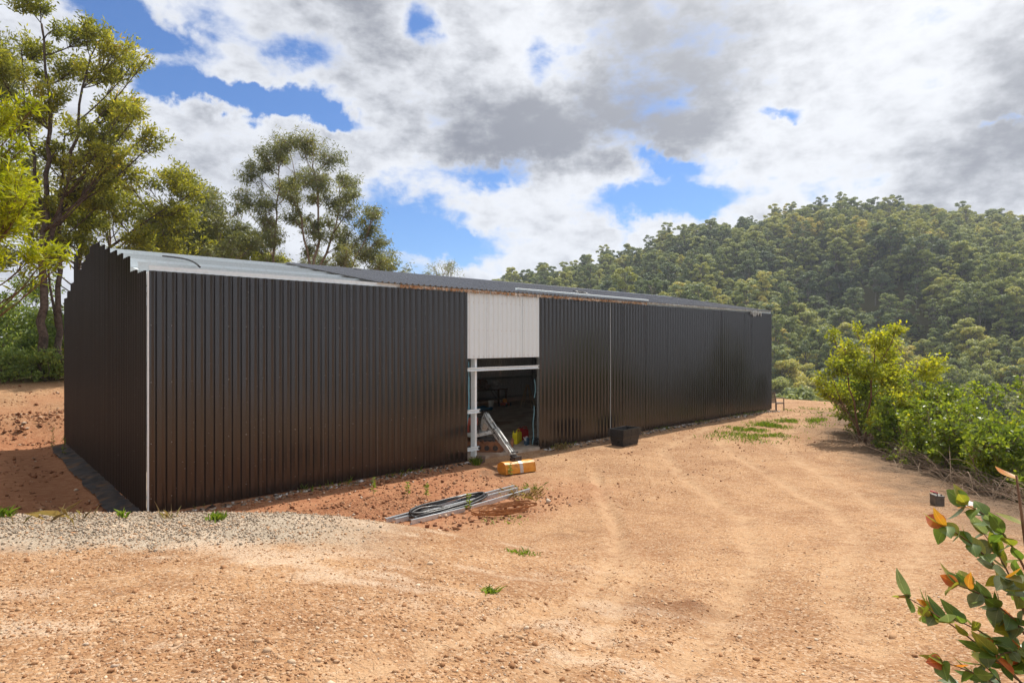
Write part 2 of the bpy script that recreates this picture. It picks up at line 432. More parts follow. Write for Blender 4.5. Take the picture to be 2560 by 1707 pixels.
M['foil'] = simple('torn_insulation', (.5, .33, .2), (.30, .15, .07), .7, 9, dirt=(.7, .66, .6), dirt_amt=.8)
M['bark'] = simple('dark_fibrous_bark', (.085, .062, .05), (.15, .115, .095), .95, 7, spec=.1, bump=.8, bscale=18, dirt=(.03, .025, .022), dirt_amt=.8)
M['bark_pale'] = simple('pale_gum_bark', (.36, .27, .2), (.22, .15, .105), .85, 5, spec=.15, bump=.2, bscale=12)
M['bark_hill'] = simple('grey_gum_bark', (.25, .22, .19), (.14, .12, .10), .9, 3, spec=.1)
M['stick'] = simple('dry_stick', (.30, .22, .155), (.20, .14, .095), .9, 9, spec=.15)
M['twig_red'] = simple('reddish_twig', (.22, .12, .07), (.15, .08, .05), .8, 9, spec=.2)
# ---------------------------------------------------------------- the ground
RUTS += [([(2.3, -12.7), (4.6, -11.6), (7.3, -11.0), (10.6, -9.4), (13.4, -6.7), (16.7, -3.6), (22, -2.2), (33, -1.2)], .15, .028),
         ([(.7, -12.0), (2.9, -11.2), (5.0, -10.5), (8.4, -8.6), (11.2, -5.6), (14.2, -2.9), (20, -1.4)], .15, .025),
         ([(-2.4, -11.2), (-.4, -10.9), (1.4, -10.5), (3.4, -9.3), (6.2, -7.2), (8.2, -5.2), (10.4, -3.2)], .13, .03),
         ([(-2.2, -12.2), (.2, -11.5), (2.6, -10.2), (5.0, -8.2), (7.6, -6.0), (9.6, -4.0)], .12, .024),
         ([(4.2, -12.4), (8.6, -11.6), (12.2, -9.6), (15.6, -6.8), (19.0, -4.6), (26, -3.2)], .18, .02),
         ([(-2.6, 2.0), (-2.3, 6.0), (-2.0, 10.0), (-2.2, 13.0)], .18, .06), ([(-4.2, 2.0), (-3.9, 6.0), (-3.6, 10.0)], .18, .06)]

def axis(lo, hi, step, out_lo, out_hi, grow=1.16):
    a = list(np.arange(lo, hi, step)); s = step
    while a[-1] < out_hi: s *= grow; a.append(a[-1] + min(s, 60))
    s = step
    while a[0] > out_lo: s *= grow; a.insert(0, a[0] - min(s, 60))
    return np.array(a)
gx = axis(-4.5, 17.0, .085, -420, 640, 1.055); gy = axis(-14.6, -.2, .085, -420, 620, 1.06)
GX, GY = np.meshgrid(gx, gy)
GZ = H(GX, GY)
nx, ny = len(gx), len(gy)
idx = np.arange(nx * ny).reshape(ny, nx)
gf = np.stack([idx[:-1, :-1], idx[:-1, 1:], idx[1:, 1:], idx[1:, :-1]], -1).reshape(-1, 4)
gme = np_mesh('ground', np.stack([GX, GY, GZ], -1).reshape(-1, 3), gf, smooth=True)

x, y = GX, GY
u, v = uv_bank(x, y); eo = edge_out(x, y)
nA = fbm(x * .8, y * .8, 71); nB = fbm(x * 2.6, y * 2.6, 72); nC = fbm(x * .25, y * .25, 73)
along = x * RT[0] + y * RT[1]; across = x * FW[0] + y * FW[1]
streak = fbm(along * .55, across * 2.3, 74)
streak2 = fbm(along * 2.4, across * 5.5, 75)
mk = {}
mk['grey'] = np.clip(sst(-1.5 - .9 * (nA - .4), -.7, u + .9 * (nB - .45)) * (1 - sst(.55, 1.2, u)) * (1 - sst(3.2, 5.2, v + (nA - .45) * 2)), 0, 1)
mk['dust'] = sst(.53, .66, .62 * streak + .42 * streak2) * (1 - sst(5.0, 9.0, v)) * sst(-6.5, -3.5, u) * (1 - sst(.2, .6, u))
low = sst(.30, .02, GZ) if False else 1 - sst(.02, .5, GZ)
mk['red'] = np.clip(low * (1 - sst(5.5, 10, x + 2.0 * (nA - .45) * 2)) * sst(-6.5, -4, y) + sst(10, 14, y) * .55 * sst(.35, .6, nA), 0, 1)
mk['red'] = np.maximum(mk['red'], np.exp(-((x + 5.2) / 1.9) ** 2 - ((y + 1.2) / 1.9) ** 2))
mk['tread'] = np.exp(-((x - 3.2) / 2.0) ** 6 - ((y + 3.0) / 1.35) ** 6)
shr = sst(-3.2, -.3, eo + 1.6 * (nB - .47) + 1.1 * (nA - .47)) * (x > 8)
mk['litter_dark'] = np.clip(shr * (1 - sst(30, 34, x)) + .55 * sst(.5, .62, nA) * np.exp(-((y + .5) / .5) ** 2) * ((x > 0) & (x < 30)), 0, 1)
mk['litter_dark'] = np.maximum(mk['litter_dark'], .8 * np.exp(-((x - 8.3) / .9) ** 2 - ((y + 1.5) / .8) ** 2) * sst(.35, .55, nB))  # darker mottled patch of ground around the bucket and stick
mk['wild'] = np.clip(sst(1.0, 5, eo) + sst(26, 31, y) + sst(-12, -22, x) if False else sst(1.0, 5, eo) + sst(21.5, 24, y + 1.5 * (nA - .5)), 0, 1)
rutm = np.zeros_like(x)
for pts, wd, dp in RUTS[:5]: rutm = np.maximum(rutm, np.exp(-(polydist(x, y, pts) / (wd * 1.3)) ** 2))
mk['rut'] = rutm
mk['damp'] = .75 * np.exp(-((x - 2.6) / .75) ** 2 - ((y + 10.95) / .4) ** 2) * sst(.3, .55, nB) + .5 * np.exp(-((x - 5.0) / .5) ** 2 - ((y + 7.2) / .4) ** 2) * sst(.35, .55, nB)
for k, a in mk.items():
    at = gme.attributes.new(k, 'FLOAT', 'POINT'); at.data.foreach_set('value', np.asarray(a, np.float32).ravel())

gm, b, out = newmat('stony_orange_soil')
co = b.n('ShaderNodeTexCoord').outputs['Object']
A = lambda k: b.n('ShaderNodeAttribute', attribute_name=k).outputs['Fac']
big = b.noise(co, .7, 6, .62, .3).outputs[0]; mid = b.noise(co, 5.5, 5, .65).outputs[0]
fin_ = b.noise(co, 34, 4, .65).outputs[0]; grain = b.noise(co, 110, 3, .6).outputs[0]
vo = b.n('ShaderNodeTexVoronoi', feature='F1'); b.put(vo.inputs['Vector'], b.vm('ADD', co, b.vm('SCALE', b.noise(co, 20, 2).outputs['Color'], .03))); vo.inputs['Scale'].default_value = 48
vo2 = b.n('ShaderNodeTexVoronoi', feature='F1'); b.put(vo2.inputs['Vector'], co); vo2.inputs['Scale'].default_value = 17
col = b.mix(b.ss(big, .36, .66), (.435, .250, .128), (.300, .152, .072))
col = b.mix(b.m('MULTIPLY', b.ss(mid, .42, .7), .5), col, (.47, .295, .165))
dk = b.noise(co, 1.9, 7, .7, .6).outputs[0]
col = b.mix(b.m('MULTIPLY', b.ss(dk, .50, .72), .6), col, (.235, .115, .055))
speck = b.n('ShaderNodeSeparateXYZ'); b.put(speck.inputs[0], vo.outputs['Color'])
col = b.mix(b.m('MULTIPLY', b.ss(speck.outputs[0], .6, .95), .6), col, (.60, .44, .30))
col = b.mix(b.m('MULTIPLY', b.ss(speck.outputs[1], .66, .96), .65), col, (.17, .075, .034))
col = b.mix(b.m('MULTIPLY', A('rut'), b.m('MULTIPLY', b.ss(mid, .30, .6), .6)), col, (.50, .325, .19))
redc = b.mix(b.ss(mid, .35, .65), (.30, .118, .058), (.40, .185, .095))
col = b.mix(b.m('MULTIPLY', A('red'), .85), col, redc)
greyc = b.mix(b.ss(speck.outputs[2], .2, .9), (.31, .255, .19), (.45, .385, .305))
col = b.mix(b.m('MULTIPLY', A('grey'), .9), col, greyc)
col = b.mix(b.m('MULTIPLY', A('dust'), b.ss(fin_, .34, .6, .15, .7)), col, (.58, .45, .33))
litc = b.mix(b.ss(fin_, .4, .62), (.105, .066, .043), (.215, .145, .092))
col = b.mix(A('litter_dark'), col, litc)
col = b.mix(A('damp'), col, (.145, .062, .030))
wildc = b.mix(b.ss(mid, .4, .6), (.055, .06, .02), (.10, .075, .035))
col = b.mix(A('wild'), col, wildc)
p = b.n('ShaderNodeBsdfPrincipled'); b.put(p.inputs['Base Color'], col)
p.inputs['Roughness'].default_value = .95; p.inputs['Specular IOR Level'].default_value = .12
n0 = b.bump(b.m('MULTIPLY', b.m('SUBTRACT', .6, vo2.outputs[0]), A('tread')), 1.0, .06)
n1_ = b.bump(mid, .75, .06, n0)
n2_ = b.bump(b.m('SUBTRACT', fin_, b.m('MULTIPLY', vo.outputs[0], .7)), .75, .02, n1_)
n3_ = b.bump(grain, .5, .006, n2_)
b.put(p.inputs['Normal'], n3_); b.put(out.inputs[0], p.outputs[0])
ground = tag(link('ground', gme, gm), kind='structure')

# loose stones
def icosa():
    t = (1 + 5 ** .5) / 2
    V = np.array([(-1, t, 0), (1, t, 0), (-1, -t, 0), (1, -t, 0), (0, -1, t), (0, 1, t), (0, -1, -t), (0, 1, -t), (t, 0, -1), (t, 0, 1), (-t, 0, -1), (-t, 0, 1)], float)
    F = np.array([(0, 11, 5), (0, 5, 1), (0, 1, 7), (0, 7, 10), (0, 10, 11), (1, 5, 9), (5, 11, 4), (11, 10, 2), (10, 7, 6), (7, 1, 8), (3, 9, 4), (3, 4, 2), (3, 2, 6), (3, 6, 8), (3, 8, 9), (4, 9, 5), (2, 4, 11), (6, 2, 10), (8, 6, 7), (9, 8, 1)])
    return V / np.linalg.norm(V[0]), F
def octa():
    return np.array([(1, 0, 0), (-1, 0, 0), (0, 1, 0), (0, -1, 0), (0, 0, 1), (0, 0, -1)], float), np.array([(0, 2, 4), (2, 1, 4), (1, 3, 4), (3, 0, 4), (2, 0, 5), (1, 2, 5), (3, 1, 5), (0, 3, 5)])
def randrot(n, rng):
    q = rng.normal(size=(n, 4)); q /= np.linalg.norm(q, axis=1)[:, None]; w, x, y, z = q.T
    return np.stack([np.stack([1 - 2 * (y * y + z * z), 2 * (x * y - z * w), 2 * (x * z + y * w)], -1),
                     np.stack([2 * (x * y + z * w), 1 - 2 * (x * x + z * z), 2 * (y * z - x * w)], -1),
                     np.stack([2 * (x * z - y * w), 2 * (y * z + x * w), 1 - 2 * (x * x + y * y)], -1)], -2)
def scatter_stones(P, size, rng, base, sink=.25, squash=(.5, 1.0)):
    V, F = base; n = len(P); k = len(V)
    vs = V[None] * (1 + .28 * rng.normal(size=(n, k, 1)).clip(-1.3, 1.3))
    sc = np.stack([np.ones(n), rng.uniform(.6, 1, n), rng.uniform(squash[0], squash[1], n)], -1)
    vs = vs * sc[:, None, :]
    vs = np.einsum('nij,nkj->nki', randrot(n, rng), vs)
    vs[:, :, 2] *= .75
    vs = vs * size[:, None, None] + P[:, None, :]
    vs[:, :, 2] += (size * (.6 - sink))[:, None]
    f = (F[None] + (np.arange(n) * k)[:, None, None]).reshape(-1, 3)
    return vs.reshape(-1, 3), f, np.repeat(rng.uniform(0, 1, n), k)
def stonemat(name, stops, objvar=False):
    m, b, out = newmat(name); co = b.n('ShaderNodeTexCoord').outputs['Object']
    f = b.n('ShaderNodeObjectInfo').outputs['Random'] if objvar else b.n('ShaderNodeAttribute', attribute_name='tint').outputs['Fac']
    col = b.ramp(f, stops); n = b.noise(co, 70, 4, .6).outputs[0]
    col = b.mix(b.ss(n, .45, .7, 0, .45), col, (.36, .18, .085))
    p = b.n('ShaderNodeBsdfPrincipled'); b.put(p.inputs['Base Color'], col); p.inputs['Roughness'].default_value = .9
    p.inputs['Specular IOR Level'].default_value = .2
    b.put(p.inputs['Normal'], b.bump(n, .35, .006)); b.put(out.inputs[0], p.outputs[0]); return m
TAN = [(0, (.27, .13, .06)), (.3, (.40, .215, .11)), (.6, (.48, .29, .16)), (.85, (.56, .39, .25)), (.95, (.66, .53, .39)), (1, (.46, .36, .28))]
GREY = [(0, (.24, .20, .155)), (.35, (.37, .31, .245)), (.7, (.48, .41, .33)), (1, (.52, .36, .22))]
M['stone'] = stonemat('tan_stone', TAN, True); M['gravel'] = stonemat('tan_gravel', TAN); M['greygravel'] = stonemat('grey_gravel', GREY)

rng = np.random.default_rng(7)
def field(n, p0, p1, qr=.93, pw=1.0):
    p = p0 * (p1 / p0) ** (rng.uniform(0, 1, n) ** pw); q = p * rng.uniform(-qr, qr, n)
    X = CAM[0] + p * FW[0] + q * RT[0]; Y = CAM[1] + p * FW[1] + q * RT[1]
    return X, Y, p, q
def dens_keep(X, Y, p, q):
    n = fbm(X * .7, Y * .7, 91); s = fbm(X * 2.2, Y * 2.2, 92)
    left = .22 + .78 * (1 - sst(-.1, .75, q / p))
    rk = np.zeros_like(X)
    for pts, wd, dp in RUTS[:5]: rk = np.maximum(rk, np.exp(-(polydist(X, Y, pts) / (wd * 1.2)) ** 2))
    return left * (.15 + .85 * sst(.36, .56, .6 * n + .4 * s)) * (1 - .65 * rk)
# medium gravel, one mass
X, Y, p, q = field(80000, 2.7, 13.5, pw=.75)
keep = rng.uniform(0, 1, len(X)) < dens_keep(X, Y, p, q)
X, Y = X[keep], Y[keep]; sz = np.exp(rng.normal(math.log(.0062), .42, len(X))).clip(.004, .026)
vs, f, t = scatter_stones(np.stack([X, Y, H(X, Y)], -1), sz, rng, octa(), sink=.5)
tag(link('gravel', np_mesh('gravel', vs, f, t), M['gravel'], ground), kind='stuff')
X, Y, p, q = field(9000, 2.7, 9, pw=.85)
keep = rng.uniform(0, 1, len(X)) < dens_keep(X, Y, p, q) * .8
X, Y = X[keep], Y[keep]; sz = np.exp(rng.normal(math.log(.0115), .38, len(X))).clip(.008, .03)
vs, f, t = scatter_stones(np.stack([X, Y, H(X, Y)], -1), sz, rng, icosa(), sink=.5)
tag(link('gravel', np_mesh('gravel', vs, f, t), M['gravel'], ground), kind='stuff')
# grey road gravel along the lip of the bank
nn = 34000
uu = rng.uniform(-1.9, .75, nn); vv = rng.uniform(-5.5, 5.2, nn)
X = -2.5 + uu * .581 + vv * .814; Y = -5.0 + uu * .814 - vv * .581
keep = rng.uniform(0, 1, nn) < sst(-1.45, -.45, uu + 1.3 * (fbm(X * 1.3, Y * 1.3, 95) - .45)) * (1 - sst(2.0, 4.6, vv)) * (.35 + .6 * sst(.3, .55, fbm(X * 2.3, Y * 2.3, 96)))
X, Y = X[keep], Y[keep]; sz = np.exp(rng.normal(math.log(.0125), .3, len(X))).clip(.006, .025)
vs, f, t = scatter_stones(np.stack([X, Y, H(X, Y)], -1), sz, rng, octa(), sink=.1)
tag(link('grey_gravel', np_mesh('grey_gravel', vs, f, t), M['greygravel'], ground), kind='stuff')
# clods on the red soil and along the cut bank
X = np.concatenate([rng.uniform(.5, 7.5, 2600), rng.uniform(-6, .5, 1500), rng.uniform(-7, -3.6, 500), rng.uniform(7, 30, 2600)])
Y = np.concatenate([rng.uniform(-5.5, -.4, 2600), rng.uniform(12.4, 15.5, 1500), rng.uniform(-3.5, .8, 500), rng.uniform(-6.5, -.5, 2600)])
sz = np.exp(rng.normal(math.log(.022), .5, len(X))).clip(.008, .08); sz[2600:4100] *= 1.6
sz[4600:] *= .6
vs, f, t = scatter_stones(np.stack([X, Y, H(X, Y)], -1), sz, rng, octa())
REDC = [(0, (.16, .065, .035)), (.5, (.30, .13, .065)), (.9, (.42, .24, .14)), (1, (.6, .5, .4))]
M['clod'] = stonemat('red_soil_clod', REDC)
tag(link('soil_clods', np_mesh('soil_clods', vs, f, t), M['clod'], ground), kind='stuff')
X = np.concatenate([rng.uniform(-6, -.3, 2400), rng.uniform(-9, 6, 2600)]); Y = np.concatenate([rng.uniform(-1, 12.4, 2400), rng.uniform(12.6, 23, 2600)])
keep = fbm(X * .9, Y * .9, 97) > .42; X, Y = X[keep], Y[keep]
sz = np.exp(rng.normal(math.log(.024), .55, len(X))).clip(.008, .11)
vs, f, t = scatter_stones(np.stack([X, Y, H(X, Y)], -1), sz, rng, octa(), squash=(.25, .7))
tag(link('soil_clods', np_mesh('soil_clods', vs, f, t), M['clod'], ground), kind='stuff')
# the 300 stones one can pick out
protos = []
for k in range(10):
    vs, f, t = scatter_stones(np.zeros((1, 3)), np.array([1.0]), rng, icosa(), sink=.6, squash=(.45, .8))
    protos.append(np_mesh('stone', vs, f)); protos[-1].materials.append(M['stone'])
X, Y, p, q = field(2600, 2.9, 8.0, pw=.8)
keep = rng.uniform(0, 1, len(X)) < dens_keep(X, Y, p, q)
X, Y = list(X[keep][:235]), list(Y[keep][:235])
for k in range(40):                                # a scatter of bigger yellow stones on the lip of the bank
    uu, vv = (rng.uniform(-1.35, -.75), rng.uniform(-4.6, -2.6)) if k < 26 else (rng.uniform(-2.0, -1.0), rng.uniform(-.5, 1.8))
    X.append(-2.5 + uu * .581 + vv * .814); Y.append(-5.0 + uu * .814 - vv * .581)
for k in range(25):                                # white-grey stones in the wheel track
    X.append(-.2 + rng.normal(0, .22)); Y.append(-11.0 + rng.normal(0, .12))
for k, (a, c) in enumerate(zip(X[:300], Y[:300])):
    s = float(np.exp(rng.normal(math.log(.022), .3))) * (1.35 if 235 <= k < 275 else 1)
    s = min(s, .045)
    link('stone', protos[k % 10], None, ground, (a, c, float(H(a, c)) + s * .06), (rng.uniform(-.3, .3), rng.uniform(-.3, .3), rng.uniform(0, 6.3)), s)
# ---------------------------------------------------------------- the shed
SW = .762; NSH = 38; LEN = SW * NSH; WID = SW * 16; EAVE = 4.985; TANP = .178
def zroof(y): return 5.085 + TANP * (y if y < WID / 2 else WID - y)
shed = thing('steel_shed', 'long dark steel shed with unfinished roof end and white panel over the doorway', 'shed', (0, 0, 0))
PROF = []
for k in range(4):
    o = k * SW / 4
    PROF += [(o, 0), (o + .042, 0), (o + .084, .036), (o + .102, .036), (o + .146, 0)]
PROF += [(SW, 0)]
_sheet = {}
def sheet_mesh(h, mat):                              # ribbed sheet: width along +x, height along +z, ribs towards -y
    key = (round(h, 3), mat.name)
    if key not in _sheet:
        n = len(PROF); nz = 4; V = []; F = []
        for j in range(nz + 1):
            for (a, d) in PROF: V.append((a, -d, h * j / nz))
        for j in range(nz):
            for i in range(n - 1): F.append((j * n + i, j * n + i + 1, (j + 1) * n + i + 1, (j + 1) * n + i))
        me = bpy.data.meshes.new('wall_sheet'); me.from_pydata(V, [], F); me.update(); me.materials.append(mat); _sheet[key] = me
    return _sheet[key]
rs = random.Random(3)
def put_sheet(name, h, mat, loc, rotz):
    o = link(name, sheet_mesh(h, mat), None, shed, loc, (rs.uniform(-.0016, .0016), rs.uniform(-.0004, .0004), rotz + rs.uniform(-.003, .003)))
    return o
# front wall: 11 sheets, the doorway, 23 sheets
for k in range(NSH):
    if 11 <= k < 15: continue
    put_sheet('wall_sheet', EAVE + .05, M['sheet'], (k * SW + .014 * (k == 0), -.004 * (k % 2), -.055), 0)
for k in range(4):
    o = put_sheet('white_panel', EAVE - 3.0, M['white_sheet'], (8.382 + k * SW, -.004 * (k % 2), 3.0), 0); o['label'] = 'white ribbed panel above the doorway'
# gable sheets, each cut square at its own height
gh = [4.98, 5.06, 5.43, 5.58, 5.74, 5.89, 6.05, 6.21, 6.24, 6.06, 5.92, 5.74, 6.33, 5.44, 5.22, 5.02]
for k, h in enumerate(gh):
    put_sheet('gable_sheet', h + .06, M['gable'], (-.03 - .004 * (k % 2), .018 + (k + 1) * SW, -.06), -math.pi / 2)
for k in range(16):
    put_sheet('gable_sheet', zroof((k + .5) * SW) - .14, M['sheet'], (LEN + .01, k * SW, -.05), math.pi / 2)
for k in range(NSH):
    put_sheet('wall_sheet', EAVE + .03, M['sheet'], ((k + 1) * SW, WID + .05, -.05), math.pi)
# roof sheets from the eighth sheet on, both slopes
slope = math.hypot(1, TANP); rl = (WID / 2 + .10) * slope
for k in range(7, NSH):
    yo = rs.uniform(-.012, .012)
    o = link('roof_sheet', sheet_mesh(rl, M['roof']), None, shed, (k * SW, -.10 + yo, zroof(-.10 + yo) + .012 + .004 * (k % 2)), (-math.pi / 2 + math.atan(TANP), 0, 0))
    o.scale = (1, 1, 1)
    o2 = link('roof_sheet', sheet_mesh(rl, M['roof']), None, shed, ((k + 1) * SW, WID + .10, zroof(-.10) + .012 + .004 * (k % 2)), (-math.pi / 2 + math.atan(TANP), 0, math.pi))
# ridge capping
rc = MB(); w = .16
for (y0, z0), (y1, z1) in (((WID / 2 - w, zroof(WID / 2 - w) + .048), (WID / 2, zroof(WID / 2) + .058)), ((WID / 2, zroof(WID / 2) + .058), (WID / 2 + w, zroof(WID / 2 + w) + .048))):
    rc.add([(10.9, y0, z0), (LEN, y0, z0), (LEN, y1, z1), (10.9, y1, z1)], [(0, 1, 2, 3)])
rc.build('ridge_capping', M['roof'], shed)
# purlins over the whole roof (bare over the first seven sheets)
for side in (0, 1):
    for k in range(7):
        yy = .03 + k * (WID / 2 - .15) / 6
        z = zroof(yy) - .10 - .008; y2 = yy if side == 0 else WID - yy
        MB().chan((.02, y2, z), (LEN - .05, y2, z), .20, .07, (0, 1 if side == 0 else -1, 0)).build('purlin', M['galv_b'] if k in (1, 3, 4) else M['galv'], shed)  # greyer tint on some purlins stands in for shade lines between them
# portal frames
for k, xx in enumerate((.10, 5.80, 11.62, 17.4, 23.1, LEN - .16)):
    for side, y0 in ((0, .16), (1, WID - .16)):
        MB().chan((xx, y0, -.02), (xx, y0, zroof(.16) - .25), .25, .08, (1, 0, 0)).build('column', M['galv'] if k == 0 else M['galv_dull'], shed)
        yr = WID / 2
        MB().chan((xx, y0, zroof(.16) - .34), (xx, yr, zroof(yr) - .34), .24, .08, (1, 0, 0)).build('rafter', M['galv'] if k == 0 else M['galv_dull'], shed)
# corner angle seen in the open joint of the near corner
MB().chan((-.015, .03, -.05), (-.015, .03, 4.95), .05, .03, (1, 0, 0)).build('corner_angle', M['galv'], shed)
# girts
for z in (.27, 1.40, 2.67, 3.85):
    for (x0, x1) in ((.15, 8.36), (11.45, LEN - .1)):
        MB().chan((x0, .012, z), (x1, .012, z), .12, .06, (0, 1, 0)).build('girt', M['galv_dull'], shed)
    MB().chan((.1, WID - .02, z), (LEN - .1, WID - .02, z), .12, .06, (0, -1, 0)).build('girt', M['galv_dull'], shed)
    MB().chan((.012, .3, z), (.012, WID - .2, z), .12, .06, (1, 0, 0)).build('girt', M['galv_dull'], shed)
# doorway: post, top rail, two short rails
MB().chan((8.72, .16, -.02), (8.72, .16, 4.9), .20, .076, (1, 0, 0)).build('door_post', M['galv'], shed)
MB().chan((8.40, .03, 2.67), (11.42, .03, 2.67), .11, .06, (0, -1, 0)).build('door_rail', M['galv'], shed)
MB().chan((8.40, .03, 1.40), (8.86, .03, 1.40), .11, .06, (0, -1, 0)).build('door_rail', M['galv'], shed)
MB().chan((8.40, .03, .27), (8.82, .03, .27), .11, .06, (0, -1, 0)).build('door_rail', M['galv'], shed)
MB().chan((8.38, .02, 3.06), (11.43, .02, 3.06), .12, .06, (0, 1, 0)).build('door_rail', M['galv_dull'], shed)
# slab with its pale edge in the doorway, pale edge strip between two sheets
sl = MB()
sl.box((LEN / 2, WID / 2, -.06), (LEN - .1, WID - .1, .12)); sl.box((9.91, .0, -.055), (3.03, .10, .105))
sl.build('floor_slab', M['concrete'], shed)
MB().box((15.245, -.010, 2.52), (.012, .006, 4.9)).build('sheet_edge', M['galv'], shed)
# screws in a row on the white panel and on the dark sheets
def screws(x0, x1, z, step, mat, yy=-.003):
    mb = MB(); xq = x0
    while xq < x1:
        mb.lathe([(.0, .005), (.007, .004), (.009, 0)], (0, 0, 0), 6)
        n = 18
        mb.v[-n:] = [(xq + a, yy - c, z + b_) for a, b_, c in mb.v[-n:]]
        xq += step
    o = mb.build('screw_row', mat, shed); o['kind'] = 'stuff'; return o
for z in (3.06, 3.85, 4.7): screws(8.42, 11.4, z, SW / 4, M['rust'])
for z in (.27, 1.4, 2.67, 3.85): screws(.05, 8.3, z, SW / 2, M['galv_dull']); screws(11.5, LEN, z, SW / 2, M['galv_dull'])
# ragged insulation hanging out under the eave sheets
def ragged(x0, x1, n, lo, hi, yy, zz, seed, mat):
    r = random.Random(seed); mb = MB(); xq = x0
    for k in range(n):
        a = x0 + (x1 - x0) * k / n + r.uniform(-.03, .03); w_ = (x1 - x0) / n * r.uniform(.8, 1.8); h = r.uniform(lo, hi)
        y1 = yy - r.uniform(.0, .05); pts = [(a, zz + .04), (a + w_, zz + .04), (a + w_ * r.uniform(.7, 1.1), zz - h * r.uniform(.4, 1)), (a + w_ * .5, zz - h), (a + w_ * r.uniform(-.1, .3), zz - h * r.uniform(.3, .9))]
        b0 = [(px, y1 + r.uniform(-.015, .015), pz) for px, pz in pts]; b1 = [(px + .004, py + .012, pz) for px, py, pz in b0]
        m_ = len(b0)
        mb.add(b0 + b1, [tuple(range(m_)), tuple(range(2 * m_ - 1, m_ - 1, -1))] + [(i, (i + 1) % m_, m_ + (i + 1) % m_, m_ + i) for i in range(m_)])
    return mb.build('torn_insulation', mat, shed)
ragged(6.0, 12.0, 95, .015, .06, -.06, 5.02, 1, M['foil'])
ragged(12.0, 17.4, 90, .015, .06, -.06, 5.02, 2, M['foil'])
ragged(17.5, 27.0, 90, .01, .04, -.06, 5.045, 4, M['white_paint'])
ragged(26.4, 27.6, 20, .10, .28, -.07, 5.02, 3, M['white_paint'])
# ---------------------------------------------------------------- things on the roof
def gz(x, y): return float(H(x, y))
mb = MB()
prof = [(-.05, .0), (-.05, .06), (-.042, .065), (-.042, .006), (.042, .006), (.042, .08), (.05, .08), (.05, 0)]
a = Vector((10.9, .55, zroof(.55) + .05)); c = Vector((17.7, .02, zroof(.02) + .05))
d = (c - a); nrm = Vector((-d.y, d.x, 0)).normalized()
mb.prism(prof, nrm, (0, 0, 1), a, d)
o = mb.build('loose_gutter', M['galv_b'])
tag(o, 'long pale length of gutter lying loose along the roof edge', 'gutter')
mb = MB(); pts = []
rq = random.Random(5)
for k in range(26):
    t = k / 25; pts.append((14.1 + .45 * math.cos(t * 9) * (1 - .4 * t) + .3 * t, .55 + .16 * math.sin(t * 9), zroof(.55 + .16 * math.sin(t * 9)) + .06 + .13 * abs(math.sin(t * 5))))
tag(mb.tube(pts, .016, 6).build('strap_coil', M['black_pipe'], smooth=True), 'tangled dark strap lying on the roof above the gutter', 'strap')
mb = MB(); pts = [(1.05 + .16 * math.sin(k / 12 * math.pi), .25 + 3.2 * k / 12, zroof(.25 + 3.2 * k / 12) + .03 + .05 * math.sin(k / 12 * math.pi)) for k in range(13)]
tag(mb.tube(pts, .022, 6).build('hanging_cable', M['black_pipe'], smooth=True), 'short black cable bent over the bare purlins', 'cable')
mb = MB(); mb.box((7.6, 5.3, zroof(5.3) + .075), (.30, .2, .055), rz(.3)); mb.box((7.78, 5.42, zroof(5.42) + .065), (.16, .14, .035), rz(-.5))
tag(mb.build('scrap_piece', M['white_plastic'], bevel=.01), 'small white scrap lying near the roof ridge', 'scrap')

# ---------------------------------------------------------------- mini excavator in the doorway
ex = thing('mini_excavator', 'muddy white mini excavator with orange ditching bucket reaching out of the doorway', 'excavator', (9.7, .95, 0))
W2 = lambda p: (p[0] - 9.7, p[1] - .95, p[2])
td = Vector((.70, -.71, 0)); tn = Vector((.71, .70, 0))
def track(c0):
    c0 = Vector(c0); L, hgt, wd = .50, .15, .24
    poly = []
    for k in range(9): a_ = -math.pi / 2 + math.pi * k / 8; poly.append((L + hgt * math.cos(a_), hgt + hgt * math.sin(a_)))
    for k in range(9): a_ = math.pi / 2 + math.pi * k / 8; poly.append((-L + hgt * math.cos(a_), hgt + hgt * math.sin(a_)))
    o = MB().prism(poly, td, (0, 0, 1), c0 - tn * wd / 2, tn * wd).build('track', M['mud'], ex)
    lug = MB(); n = len(poly)
    for i in range(0, 2 * n):
        t = i / 2; i0 = int(t) % n; f_ = t - int(t); x_ = poly[i0][0] * (1 - f_) + poly[(i0 + 1) % n][0] * f_; z_ = poly[i0][1] * (1 - f_) + poly[(i0 + 1) % n][1] * f_
        lug.box(c0 + td * (x_ * 1.03) + Vector((0, 0, z_ * 1.02 + .004)), (.045, wd * 1.02, .05), rz(math.atan2(td.y, td.x)))
    for k in range(7):
        x_ = -L + 2 * L * (k + .5) / 7
        lug.box(c0 + td * x_ + Vector((0, 0, .30)), (.05, wd * 1.02, .03), rz(math.atan2(td.y, td.x)))
    lug.build('track_lugs', M['mud'], o)
    for k in range(4):
        wc = c0 + td * (-.4 + .27 * k) - tn * (wd / 2 + .012) + Vector((0, 0, .13))
        MB().tube([wc, wc + tn * .05], .085, 12).build('roller', M['steel_dark'], o)
track((-.22, -.36, .005)); track((.30, .22, .005))
MB().box((.04, -.07, .30), (.75, .55, .16), rz(math.atan2(td.y, td.x))).build('chassis', M['steel_dark'], ex, bevel=.02)
MB().box((.05, .05, .40), (.26, .26, .1)).build('slew_ring', M['steel_dark'], ex)
MB().box((-.12, .22, .52), (.95, .82, .12), rz(.25)).build('deck', M['white_paint'], ex, bevel=.02)
hood = MB().box((-.30, .42, .80), (.62, .60, .46), rz(.25)).build('engine_hood', M['red_body'], ex, bevel=.06)
MB().box((-.28, .10, .72), (.3, .02, .2), rz(.25)).build('grille', M['steel_dark'], hood)
